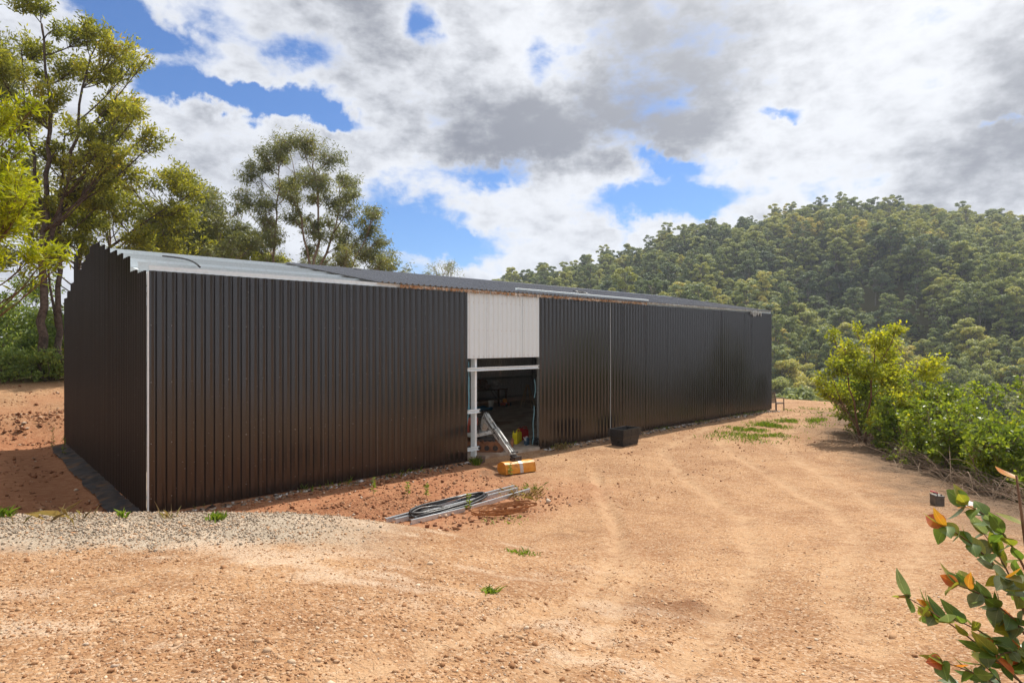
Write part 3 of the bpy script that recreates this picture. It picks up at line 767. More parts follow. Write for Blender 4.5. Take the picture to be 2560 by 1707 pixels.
st = MB().box((-.05, .18, .72), (.42, .40, .12), rz(.25)).build('seat', M['black_plastic'], ex, bevel=.03)
MB().box((-.12, .38, .95), (.40, .09, .42), rz(.25) @ rx(-.15)).build('seat_back', M['black_plastic'], st, bevel=.03)
for sx_ in (-.22, .16):
    lv = MB().tube([(sx_, -.12, .56), (sx_, -.13, .9), (sx_ + .02, -.2, 1.06)], .014, 6).build('control_lever', M['steel_dark'], ex)
    MB().lathe([(.001, -.03), (.025, -.02), (.03, .01), (.02, .03), (.001, .04)], (sx_ + .02, -.2, 1.08), 10).build('knob', M['black_plastic'], lv)
# blade at the machine's front
MB().prism([(0, 0), (.05, .01), (.10, .10), (.10, .22), (.05, .30), (.02, .30), (.06, .2), (.05, .1)], td, (0, 0, 1), Vector((.42, -.92, .0)) + td * .0, tn * 1.0).build('blade', M['mud'], ex)
# boom, stick and cylinders (plates extruded sideways)
B0, E0, K0 = Vector(W2((9.62, .72, .70))), Vector(W2((9.06, -.55, .77))), Vector(W2((8.47, -1.93, .355)))
BT = Vector(W2((9.46, .40, 1.10)))
sd = (E0 - BT); side = sd.cross(Vector((0, 0, 1))).normalized()
def plate_arm(name, path, widths, thick, mat):
    mb = MB(); pth = [Vector(p_) for p_ in path]; up, dn = [], []
    for i, p_ in enumerate(pth):
        dd = (pth[min(i + 1, len(pth) - 1)] - pth[max(i - 1, 0)]).normalized(); nn_ = side.cross(dd).normalized()
        if nn_.z < 0: nn_ = -nn_
        up.append(p_ + nn_ * widths[i]); dn.append(p_ - nn_ * widths[i])
    ring = up + dn[::-1]; n = len(ring); s2 = side * thick / 2
    vs = [p_ - s2 for p_ in ring] + [p_ + s2 for p_ in ring]; k = len(up); fs = []
    for i in range(k - 1):
        fs.append((i, i + 1, n - 2 - i, n - 1 - i)); fs.append((n + n - 1 - i, n + n - 2 - i, n + i + 1, n + i))
    fs += [(i, n + i, n + (i + 1) % n, (i + 1) % n) for i in range(n)]
    mb.add(vs, fs); return mb.build(name, mat, ex, bevel=.008)
plate_arm('boom', [B0, B0.lerp(BT, .6) + Vector((0, 0, .05)), BT, BT.lerp(E0, .35), E0], [.10, .12, .15, .11, .09], .17, M['white_paint'])
for s_ in (-1, 1):
    q0 = BT + Vector((0, 0, .17)) + side * .0; 
cyl = MB().tube([BT + Vector((.03, .06, .14)), BT.lerp(E0, .62) + Vector((0, 0, .15))], .042, 12).build('arm_cylinder', M['white_paint'], ex, smooth=False)
MB().tube([BT.lerp(E0, .60) + Vector((0, 0, .15)), E0 + Vector((.0, .02, .13))], .022, 10).build('piston_rod', M['chrome'], cyl)
plate_arm('stick', [E0 + Vector((.02, .12, .10)), E0, E0.lerp(K0, .45), K0], [.07, .13, .10, .06], .14, M['white_paint'])
bcyl = MB().tube([E0 + Vector((0, -.05, .14)), E0.lerp(K0, .62) + Vector((0, -.03, .12))], .036, 12).build('bucket_cylinder', M['white_paint'], ex)
MB().tube([E0.lerp(K0, .6) + Vector((0, -.03, .12)), K0 + Vector((0, -.06, .10))], .019, 10).build('piston_rod', M['chrome'], bcyl)
pin = MB()
for P_ in (BT, E0, K0, K0 + Vector((0, -.05, .1)), E0 + Vector((0, 0, .12))): pin.tube([P_ - side * .10, P_ + side * .10], .026, 10)
pin.build('pivot_pin', M['steel_dark'], ex)
lk = MB(); lk.bar(K0 + side * .07, K0 + Vector((.02, -.12, -.10)) + side * .07, .02, .07); lk.bar(K0 - side * .07, K0 + Vector((.02, -.12, -.10)) - side * .07, .02, .07)
lk.box(K0 + Vector((.02, -.12, -.06)), (.26, .12, .10), rz(.0)); lk.build('bucket_hitch', M['steel_dark'], ex)
hose = MB()
for s_ in (-.05, 0, .05):
    hose.tube([B0 + side * s_ + Vector((0, 0, .1)), BT + side * s_ * 1.5 + Vector((.05, .12, .24)), BT.lerp(E0, .4) + side * (s_ + .08) + Vector((0, 0, .08)), E0 + side * .09 + Vector((0, 0, .05)), E0.lerp(K0, .3) + side * .08], .012, 6)
hose.build('hydraulic_hose', M['black_pipe'], ex, smooth=True)
# wide ditching bucket lying mouth down, its rounded back to the yard
bprof = [(-.20, .0), (-.29, .03), (-.275, .15), (-.235, .28), (-.16, .32), (-.02, .325), (.14, .24), (.12, .22), (-.02, .295), (-.15, .29), (-.21, .26), (-.245, .15), (-.26, .045), (-.19, .02)]
bx0, bx1 = Vector(W2((8.00, -1.93, gz(8.0, -1.93) + .0))), Vector(W2((8.95, -2.08, gz(8.95, -2.08) + .0)))
bd = bx1 - bx0; bn = Vector((-bd.y, bd.x, 0)).normalized()
bk = MB().prism(bprof, bn, (0, 0, 1), bx0, bd).build('bucket', M['orange_paint'], ex); bk['label'] = 'wide worn orange ditching bucket with a grey scraped band'
endp = [(-.20, .0), (-.295, .028), (-.28, .15), (-.24, .285), (-.16, .327), (-.02, .332), (.145, .244), (.16, .1), (.08, .0)]
for b_ in (bx0 - bd.normalized() * .012, bx1 + bd.normalized() * .002): MB().prism(endp, bn, (0, 0, 1), b_, bd.normalized() * .012).build('bucket_side', M['orange_paint'] if b_ != bx0 else M['orange_paint'], bk)
scr = [(-.294, .032), (-.279, .15), (-.239, .283), (-.162, .3245), (-.02, .3295)]
scr += [(-.02, .322), (-.158, .315), (-.23, .276), (-.27, .15), (-.284, .036)]
MB().prism(scr, bn, (0, 0, 1), bx0 + bd * .47, bd * .11).build('scraped_band', M['grey_scrape'], bk)
MB().box(bx0 + bd * .5 + bn * -.02 + Vector((0, 0, .36)), (.30, .14, .07), rz(math.atan2(bd.y, bd.x))).build('bucket_bracket', M['steel_dark'], bk)

# ---------------------------------------------------------------- in and by the doorway
def jerry(name, label, mat, loc, rz_, cap, s=1.0, group=None):
    t = thing(name, label, 'jerry can', loc, rz_, group)
    prof = [(-.17, .0), (.17, .0), (.175, .03), (.175, .30), (.15, .345), (-.02, .365), (-.10, .40), (-.15, .40), (-.175, .33), (-.175, .03)]
    prof = [(x_ * s, z_ * s) for x_, z_ in prof]
    bdy = MB().prism(prof, (1, 0, 0), (0, 0, 1), (0, -.085 * s, 0), (0, .17 * s, 0)).build('body', mat, t, bevel=.022)
    MB().tube([(-.02 * s, 0, .35 * s), (-.01 * s, 0, .42 * s), (.05 * s, 0, .435 * s), (.13 * s, 0, .42 * s), (.155 * s, 0, .34 * s)], .016, 8).build('handle', mat, t, smooth=True)
    MB().lathe([(.001, .05), (.032, .048), (.034, 0)], (-.125 * s, 0, .395 * s), 14).build('cap', cap, t)
    for y_ in (-.0885, .0825):
        MB().prism([(-.12 * s, .06 * s), (.12 * s, .06 * s), (.12 * s, .075 * s), (-.12 * s, .075 * s)], (1, 0, 0), (0, 0, 1), (0, y_ * s, 0), (0, .006, 0)).build('rib', mat, t)
    return t
jerry('jerry_can', 'yellow plastic jerry can standing at the front beside the blue tin', M['yellow_plastic'], (11.30, .98, 0), .5, M['black_plastic'])
jerry('jerry_can', 'second yellow jerry can half hidden behind the front yellow one', M['yellow_plastic'], (11.58, 1.22, 0), .2, M['black_plastic'])
jerry('jerry_can', 'red plastic fuel can behind the yellow cans in the doorway', M['red_plastic'], (12.05, 1.42, 0), -.2, M['black_plastic'], 1.08)
t = thing('oil_tin', 'dark blue oil tin with white spout beside the yellow jerry can', 'tin', (11.36, .52, 0), .3)
MB().prism([(-.10, 0), (.10, 0), (.105, .02), (.105, .18), (.08, .235), (.04, .255), (-.04, .255), (-.08, .235), (-.105, .18), (-.105, .02)], (1, 0, 0), (0, 0, 1), (0, -.06, 0), (0, .12, 0)).build('body', M['blue_tin'], t, bevel=.015)
MB().tube([(-.07, 0, .16), (-.13, 0, .22), (-.21, 0, .29)], [.026, .02, .013], 10).build('spout', M['white_plastic'], t)
MB().tube([(-.06, 0, .235), (-.04, 0, .29), (.04, 0, .29), (.06, 0, .235)], .010, 8).build('handle', M['white_plastic'], t)
# crumpled rags beside the right jamb
def lump(name, label, cat, loc, size, mat, seed, amp=.25, n=2):
    import bmesh
    bm = bmesh.new(); bmesh.ops.create_icosphere(bm, subdivisions=3, radius=1)
    rr = np.random.default_rng(seed)
    for v_ in bm.verts:
        c_ = v_.co; k = 1 + amp * (math.sin(c_.x * 4 + seed) * math.sin(c_.y * 5 + 1.3 * seed) + .6 * math.sin(c_.z * 7 + c_.x * 6 + seed * 2)) + amp * .2 * rr.normal()
        v_.co = Vector((c_.x * size[0] * k, c_.y * size[1] * k, max(c_.z * size[2] * k, -size[2] * .55) + size[2] * .55))
    me = bpy.data.meshes.new(name); bm.to_mesh(me); bm.free()
    return tag(link(name, me, mat, loc=loc), label, cat)
lump('crumpled_sheet', 'crumpled dark plastic sheeting by the right door jamb', 'plastic sheet', (11.72, .34, 0), (.24, .16, .18), M['black_plastic'], 3, .3)
mb = MB(); pts = [(11.33, .16, 1.0 - .05 * k) if k < 1 else (11.34 + .03 * math.sin(k * .9), .17 + .02 * k * .4, 1.35 - .1 * k) for k in range(14)]
tag(MB().tube([(11.34 + .02 * math.sin(k * .8), .15 + .004 * k, 1.36 - .1 * k) for k in range(14)], .013, 8).build('garden_hose', M['blue_hose'], smooth=True), 'pale blue hose hanging inside the right door jamb', 'hose')
tag(MB().tube([(11.37 + .05 * math.sin(k / 9 * math.pi), .16, 2.25 - .07 * k) for k in range(10)], .014, 8).build('garden_hose', M['blue_hose'], smooth=True), 'short loop of blue hose hooked high inside the right door jamb', 'hose')
tag(MB().prism([(0, 0), (.05, 0), (.05, 1), (0, 1)], (1, 0, 0), (.0, .0, 1), (8.50, .11, 1.45), (0, .004, 0)).tube([(8.52, .115, 2.9), (8.53, .12, 2.0), (8.50, .10, 1.35), (8.44, .10, .95)], .016, 6).build('tie_strap', M['blue_hose']), 'faded blue strap hanging beside the galvanised door post', 'strap')
o = MB().box((0, 0, .12), (.42, .20, .20)).build('timber_block', M['timber_old'], None, (8.52, -.42, gz(8.52, -.42) - .01), (.08, .16, .62), bevel=.012)
tag(o, 'weathered timber block lying at the foot of the door post', 'timber block')

# ---------------------------------------------------------------- things along the back wall inside
t = thing('work_bench', 'dark work bench with clutter at the back of the shed', 'bench', (18.6, 11.2, 0))
MB().box((0, 0, .86), (2.6, .7, .05)).build('bench_top', M['timber_old'], t)
for sx_ in (-1.2, 1.2):
    for sy_ in (-.3, .3): MB().box((sx_, sy_, .417), (.08, .08, .835)).build('leg', M['timber_old'], t)
MB().box((0, 0, .3), (2.3, .5, .03)).build('shelf', M['timber_old'], t)
lump('sack', 'brown sack heaped on the back bench', 'sack', (18.3, 11.2, .885), (.5, .3, .35), M['sacking'], 5)
lump('cloth_bundle', 'pale grey cloth bundle on the back bench', 'cloth', (19.35, 11.15, .885), (.38, .28, .30), M['grey_cloth'], 8, .3)
lump('rag_heap', 'reddish rag heap beside the back bench', 'rags', (16.7, 11.0, 0), (.5, .4, .62), M['red_body'], 11, .3)
lump('cloth_bundle', 'pale cloth hung in a roll near the reddish rag heap', 'cloth', (16.9, 11.5, 1.35), (.28, .2, .26), M['grey_cloth'], 12, .3)
t = thing('bucket', 'white plastic bucket in the dark at the back of the shed', 'bucket', (18.2, 10.3, 0))
MB().lathe([(.001, .0), (.12, .0), (.155, .34), (.165, .34), (.165, .36), (.15, .36), (.115, .012), (.001, .012)], (0, 0, 0), 20).build('body', M['white_plastic'], t, smooth=False)
MB().tube([(-.16, 0, .34), (-.14, -.08, .26), (0, -.165, .22), (.14, -.08, .26), (.16, 0, .34)], .004, 5).build('handle', M['galv'], t)
t = thing('folding_trestle', 'pale timber A-frame trestle standing in the dark shed', 'trestle', (19.75, 9.1, 0), .55)
for sx_ in (-1, 1):
    for sy_ in (-1, 1): MB().bar((sx_ * .40, sy_ * .32, 0), (sx_ * .05, sy_ * .04, 1.15), .035).build('leg', M['timber_pale'], t)
MB().box((0, 0, 1.165), (.24, .16, .05)).build('top', M['timber_pale'], t)
for sy_ in (-1, 1): MB().bar((-.36, sy_ * .29, .16), (.36, sy_ * .29, .16), .03).build('brace', M['timber_pale'], t)
tq = MB(); n = 9
tq.add([(i / n * 1.5 - .75, j / n * 1.0 - .5, .10 + .045 * math.sin(i * 1.7 + j) + .03 * math.cos(j * 2.1)) for j in range(n + 1) for i in range(n + 1)], [(j * (n + 1) + i, j * (n + 1) + i + 1, (j + 1) * (n + 1) + i + 1, (j + 1) * (n + 1) + i) for j in range(n) for i in range(n)])
o = tq.build('tarpaulin', M['blue_sheet'], None, (16.6, 9.7, .02), smooth=True)
s_ = o.modifiers.new('thick', 'SOLIDIFY'); s_.thickness = .12; s_.offset = -1
tag(o, 'folded blue tarpaulin lying on the shed floor at the back', 'tarpaulin')
t = thing('rotary_mower', 'orange-red mower parked near the timber trestle', 'mower', (19.1, 10.2, 0), .4)
MB().lathe([(.001, .22), (.15, .22), (.27, .17), (.29, .07), (.27, .07)], (0, 0, 0), 20).build('deck', M['red_body'], t, smooth=True)
MB().lathe([(.001, .42), (.10, .41), (.12, .3), (.12, .2)], (0, 0, 0), 14).build('motor', M['orange_paint'], t)
for a_, b_ in ((-.25, -.22), (.25, -.22), (-.25, .22), (.25, .22)):
    MB().tube([(a_, b_ - .02, .09), (a_, b_ + .02, .09)], .09, 14).build('wheel', M['black_plastic'], t)
MB().tube([(-.2, .2, .15), (-.2, .75, .85), (.2, .75, .85), (.2, .2, .15)], .013, 6).build('handle', M['steel_dark'], t)

# ---------------------------------------------------------------- stack of nested black crates by the wall
cg = 'nested black crates stacked by the wall'
crz = R(2)
cx0, cy0 = 14.32, -1.36; cz = gz(cx0, cy0) - .01
def crate_mesh(top, ribs):
    mb = MB(); a1, b1 = .435, .235; a2, b2 = .49, .275; h = .34; w_ = .012
    def wall(z0, z1, g0, g1, o0, o1):
        pass
    lo = [(-a1, -b1), (a1, -b1), (a1, b1), (-a1, b1)]; hi = [(-a2, -b2), (a2, -b2), (a2, b2), (-a2, b2)]
    vs = [(x_, y_, 0) for x_, y_ in lo] + [(x_, y_, h) for x_, y_ in hi] + [(x_ * .97, y_ * .95, h) for x_, y_ in hi] + [(x_ * .97, y_ * .95, .015) for x_, y_ in lo]
    fs = [(3, 2, 1, 0), (12, 13, 14, 15)]
    for i in range(4):
        j = (i + 1) % 4; fs += [(i, j, 4 + j, 4 + i), (4 + i, 4 + j, 8 + j, 8 + i), (8 + i, 8 + j, 12 + j, 12 + i)]
    return mb.add(vs, fs)
def band(z, th, out, h=.34):                          # a rim round the tapered crate at height z
    mb = MB(); t_ = z / h; a_ = .435 + .055 * t_ + out; b_ = .235 + .04 * t_ + out
    for s_ in (-1, 1):
        mb.box((0, s_ * (b_ - .008), z), (2 * a_, .016, th)); mb.box((s_ * (a_ - .008), 0, z), (.016, 2 * b_ - .034, th))
    return mb
ncr = 7
for k in range(ncr):
    lab = ('topmost black plastic crate of the nested stack, with pocket handles' if k == ncr - 1 else 'lowest black crate of the nested stack, its ribbed base on the ground' if k == 0 else 'black plastic crate nested in the middle of the stack')
    t = thing('crate', lab, 'crate', (cx0, cy0, cz + k * .040), crz, cg)
    crate_mesh(0, 0).build('body', M['black_plastic'], t)
    band(.326, .026, .045).build('rim', M['black_plastic'], t)
    if k == 0:
        for z_ in (.05, .10, .15, .20, .25): band(z_, .016, .014).build('rib', M['black_plastic'], t)
    if k == ncr - 1:
        for z_ in (.18,): band(z_, .024, .04).build('rib', M['black_plastic'], t)
        for i in range(5):
            x_ = -.40 + .2 * i
            MB().box((x_, -.29, .25), (.06, .05, .12)).build('handle_web', M['black_plastic'], t)

# ---------------------------------------------------------------- steel sections, pipe and strapping on the slope
gp = [((3.2, -4.0), (7.1, -3.45), .0), ((3.3, -4.17), (7.0, -3.68), 0), ((3.5, -4.42), (4.9, -4.30), 0), ((5.1, -4.25), (7.15, -3.95), 0)]
labs = ['longest bright steel section at the back of the bundle on the ground', 'second long steel section lying against the longest one', 'short steel section lying in front inside the black pipe coil', 'steel section end showing between the pipe and the rusty strapping']
for (a_, c_, dz), lb in zip(gp, labs):
    za, zc = gz(*a_) + .045, gz(*c_) + .045
    t = thing('steel_section', lb, 'steel section', (0, 0, 0), 0, None); t.location = (a_[0], a_[1], za); 
    v_ = Vector((c_[0] - a_[0], c_[1] - a_[1], zc - za)); nn_ = Vector((v_.y, -v_.x, 0)).normalized()
    MB().chan((0, 0, 0), v_, .09, .05, -nn_, .003, .015).build('web_and_flanges', M['galv_new'], t)
    MB().box(v_ * .02 - nn_ * .028 + Vector((0, 0, .0)), (.004, .045, .08), rz(math.atan2(v_.y, v_.x))).build('end_lip', M['galv'], t)
def coil(name, label, cat, ctr, a_, b_, rot, turns, rad, mat, seed, lift=.06, flat=False, tail=None, jit=.08):
    r = random.Random(seed); pts = []
    n = int(turns * 26)
    ph = [r.uniform(-jit, jit) for _ in range(int(turns) + 3)]; dzs = [r.uniform(0, lift) for _ in range(int(turns) + 3)]
    for k in range(n + 1):
        th = 2 * math.pi * k / 26; i = int(k / 26); f_ = k / 26 - i
        j = ph[i] * (1 - f_) + ph[i + 1] * f_; zz = dzs[i] * (1 - f_) + dzs[i + 1] * f_
        ex_ = (a_ + j) * math.cos(th); ey_ = (b_ + j * .6) * math.sin(th)
        X_ = ctr[0] + ex_ * math.cos(rot) - ey_ * math.sin(rot); Y_ = ctr[1] + ex_ * math.sin(rot) + ey_ * math.cos(rot)
        pts.append((X_, Y_, gz(X_, Y_) + rad + zz + lift * .8 * (.5 + .5 * math.sin(th + i))))
    if tail: pts = [(tx, ty, gz(tx, ty) + tz) for tx, ty, tz in tail] + pts
    mb = MB(); mb.tube(pts, rad, 8)
    return tag(mb.build(name, mat, smooth=True), label, cat)
coil('pipe_coil', 'loose coil of black poly pipe lying over the steel sections', 'pipe', (4.75, -3.95), 1.2, .27, R(8), 4.3, .025, M['black_pipe'], 4, .10, jit=.17)
coil('pipe_coil', 'cut end of black pipe poking out left of the coil', 'pipe', (4.1, -4.12), .45, .2, R(10), .6, .024, M['black_pipe'], 9, .08)
def strapcoil(name, label, ctr, a_, b_, rot, turns, seed):
    r = random.Random(seed); mb = MB(); n = turns * 28; prev = None; V = []; F = []
    for k in range(n + 1):
        th = 2 * math.pi * k / 28 + .3; i = k / 28
        j = .10 * math.sin(i * 2.1 + seed); jr = .14 * math.sin(i * 1.3 + 1)
        ex_ = (a_ + j) * math.cos(th) + jr; ey_ = (b_ + j * .5) * math.sin(th) + .05 * math.sin(i * 4)
        X_ = ctr[0] + ex_ * math.cos(rot) - ey_ * math.sin(rot); Y_ = ctr[1] + ex_ * math.sin(rot) + ey_ * math.cos(rot)
        z_ = gz(X_, Y_) + .012 + .07 * (.5 + .5 * math.sin(th * 1.0 + i * 1.7)) + .02 * i * .5
        c_, s_ = math.cos(th + rot), math.sin(th + rot); b0 = len(V)
        V += [(X_, Y_, z_), (X_ + c_ * .004, Y_ + s_ * .004, z_), (X_ + c_ * .012, Y_ + s_ * .012, z_ + .034), (X_ + c_ * .008, Y_ + s_ * .008, z_ + .034)]
        if k: F += [(b0 - 4 + q_, b0 - 4 + (q_ + 1) % 4, b0 + (q_ + 1) % 4, b0 + q_) for q_ in range(4)]
    mb.add(V, F); return tag(mb.build(name, M['rust']), label, 'strapping')
strapcoil('steel_strapping', 'loose coil of rusty flat strapping beside the black pipe', (5.40, -4.95), .62, .30, R(-2), 6, 2)

# ---------------------------------------------------------------- battery, vent grille, chair
bz = gz(12.3, -10.95)
t = thing('car_battery', 'old dusty car battery with red clamp on the bare soil', 'battery', (12.3, -10.95, bz), R(38))
MB().box((0, 0, .095), (.25, .17, .19)).build('case', M['grey_plastic'], t, bevel=.008)
MB().box((0, 0, .203), (.26, .18, .026)).build('lid', M['grey_plastic'], t, bevel=.006)
MB().tube([(-.12, .05, .21), (-.11, .05, .25), (-.03, .07, .262), (.0, .07, .25)], .010, 6).build('carry_strap', M['black_plastic'], t)
for sx_, mt in ((-.08, 'steel_dark'), (.08, 'red_handle')): MB().lathe([(.001, .03), (.012, .03), (.014, 0)], (sx_, -.04, .216), 10).build('terminal', M[mt], t)
MB().bar((.09, -.02, .24), (.20, .03, .245), .03, .025).build('red_clamp', M['red_handle'], t, bevel=.006)
gx_, gy_ = 12.52, -11.42
t = thing('vent_grille', 'flat white slotted vent grille lying on the soil near the battery', 'grille', (gx_, gy_, gz(gx_, gy_) + .035), R(30))
t.rotation_euler = (R(6), R(-4), R(-25))
fr = MB(); fr.box((0, -.11, 0), (.40, .03, .025)); fr.box((0, .11, 0), (.40, .03, .025)); fr.box((-.185, 0, 0), (.03, .19, .025)); fr.box((.185, 0, 0), (.03, .19, .025))
fr.build('frame', M['white_plastic'], t)
for k in range(11): MB().box((-.155 + .031 * k, 0, .002), (.013, .19, .016)).build('slat', M['white_plastic'], t)
MB().box((0, 0, -.012), (.35, .2, .004)).build('backing', M['grey_plastic'], t)

chx, chy = 29.75, .12; chz = gz(chx, chy) - .005
t = thing('garden_chair', 'brown slatted garden armchair beyond the far corner of the shed', 'chair', (chx, chy, chz), R(-20))
for sx_ in (-.26, .26):
    for sy_ in (-.28, .28): MB().bar((sx_ + (.02 if sx_ > 0 else 0), sy_, 0), (sx_, sy_, .66 if sx_ > 0 else .44), .042).build('leg', M['wicker'], t)
    pass
for k in range(5): MB().box((-.21 + .105 * k, 0, .435), (.09, .56, .022)).build('seat_slat', M['wicker'], t)
MB().box((0, -.255, .40), (.5, .03, .05)).build('seat_rail', M['wicker'], t); MB().box((0, .255, .40), (.5, .03, .05)).build('seat_rail', M['wicker'], t)
for sy_ in (-.28, .28): MB().bar((-.27, sy_, .44), (-.38, sy_, .98), .042).build('back_post', M['wicker'], t)
for k in range(6): MB().box((-.285 - .0195 * k, 0, .50 + .085 * k), (.018, .52, .07), ry(-.2)).build('back_slat', M['wicker'], t)
MB().bar((-.382, -.30, .99), (-.382, .30, .99), .045).build('top_rail', M['wicker'], t)
for sy_ in (-.29, .29): MB().tube([(-.32, sy_, .70), (-.1, sy_, .71), (.15, sy_, .695), (.30, sy_, .665)], .026, 8).build('armrest', M['wicker'], t)

# ---------------------------------------------------------------- litter along the foot of the wall
rng = np.random.default_rng(31)
def flakes(n, X, Y, smin, smax, flat=.25):
    sz = rng.uniform(smin, smax, n); V, F = octa()
    vs = V[None] * (1 + .4 * rng.normal(size=(n, 6, 1)).clip(-1.2, 1.2)); vs[:, :, 2] *= flat
    vs = np.einsum('nij,nkj->nki', randrot(n, rng), vs); vs[:, :, 2] *= .6
    vs = vs * sz[:, None, None] + np.stack([X, Y, H(X, Y) + sz * .15], -1)[:, None]
    return vs.reshape(-1, 3), (F[None] + (np.arange(n) * 6)[:, None, None]).reshape(-1, 3), np.repeat(rng.uniform(0, 1, n), 6)
n = 1500
X = rng.uniform(.6, LEN, n); Y = -.12 - np.abs(rng.normal(0, .22, n)); keep = ~((X > 8.6) & (X < 11.3)); X, Y = X[keep], Y[keep]
vs, f, t_ = flakes(len(X), X, Y, .02, .075)
M['debris'] = stonemat('mixed_building_debris', [(0, (.02, .02, .022)), (.25, (.06, .055, .055)), (.4, (.24, .2, .16)), (.6, (.33, .24, .16)), (.8, (.45, .42, .38)), (1, (.66, .66, .66))])
tag(link('wall_debris', np_mesh('wall_debris', vs, f, t_), M['debris']), 'scraps of plastic, stone and bark along the foot of the shed wall', 'debris', kind='stuff')
# black plastic film in the drain along the gable
n1g, n2g = 200, 14; V = []
for i in range(n1g + 1):
    for j in range(n2g + 1):
        y_ = -.4 + 12.0 * i / n1g; x_ = -.06 - (.28 + .35 * float(fbm(y_ * .7, 3.3, 62))) * j / n2g; V.append((x_, y_, gz(x_, y_) + .01 + .10 * float(fbm(x_ * 3.1, y_ * 3.7, 61, 5))))
F = [(i * (n2g + 1) + j, (i + 1) * (n2g + 1) + j, (i + 1) * (n2g + 1) + j + 1, i * (n2g + 1) + j + 1) for i in range(n1g) for j in range(n2g)]
o = MB().add(V, F).build('plastic_film', simple('dusty_black_film', (.035, .032, .036), (.075, .06, .055), .7, 5, spec=.2, dirt=(.16, .09, .05), dirt_amt=.9, bump=.5, bscale=9), smooth=True)
tag(o, 'crinkled dark plastic film lining the drain along the gable wall', 'plastic film')
# ---------------------------------------------------------------- trees and shrubs
YG = [(0, (.13, .15, .03)), (.35, (.24, .26, .04)), (.7, (.40, .39, .045)), (.92, (.50, .44, .05)), (1, (.50, .34, .07))]
GG = [(0, (.11, .13, .06)), (.4, (.19, .21, .085)), (.8, (.30, .30, .10)), (1, (.38, .32, .085))]
M['leaf_wattle'] = leafmat('olive_wattle_leaf', YG, .5)
M['leaf_gum'] = leafmat('grey_green_gum_leaf', GG, .42, .42, spec=.5)
M['leaf_bright'] = leafmat('bright_yellow_green_leaf', [(0, (.20, .25, .012)), (.5, (.38, .42, .014)), (1, (.52, .50, .02))], .45)
M['leaf_bush'] = leafmat('yellow_green_bush_leaf', [(0, (.16, .21, .02)), (.4, (.34, .38, .03)), (.8, (.52, .51, .036)), (1, (.60, .50, .04))], .52)
M['leaf_lantana'] = leafmat('green_shrub_leaf', [(0, (.08, .125, .018)), (.4, (.19, .26, .028)), (.75, (.35, .41, .035)), (.95, (.50, .48, .04)), (1, (.60, .52, .045))], .5, .4, spec=.5)
M['leaf_under'] = leafmat('undergrowth_leaf', [(0, (.12, .18, .06)), (.5, (.24, .33, .09)), (.85, (.38, .44, .11)), (1, (.48, .46, .12))], .5)
HL = [(0, (.11, .15, .095)), (.3, (.20, .245, .12)), (.55, (.325, .36, .135)), (.8, (.48, .46, .14)), (1, (.58, .46, .15))]
M['leaf_hill'] = leafmat('hillside_gum_leaf', HL, .38, .55, objvar=.6, spec=.25)

def leaf_faces(P, D, L, Wd, rng, fold=0.0):           # one diamond-shaped leaf per point
    n = len(P); D = D / np.linalg.norm(D, axis=1)[:, None]
    A = rng.normal(size=(n, 3)); S = np.cross(D, A); S /= np.linalg.norm(S, axis=1)[:, None] + 1e-9
    L = np.asarray(L).reshape(-1, 1) * np.ones((n, 1)); Wd = np.asarray(Wd).reshape(-1, 1) * np.ones((n, 1))
    V = np.stack([P, P + D * L * .45 + S * Wd * .5, P + D * L, P + D * L * .45 - S * Wd * .5], 1).reshape(-1, 3)
    return V, np.arange(4 * n).reshape(n, 4)

def bez(a, m, c, n=6):
    return [tuple((1 - t) ** 2 * np.array(a) + 2 * t * (1 - t) * np.array(m) + t * t * np.array(c)) for t in np.linspace(0, 1, n)]

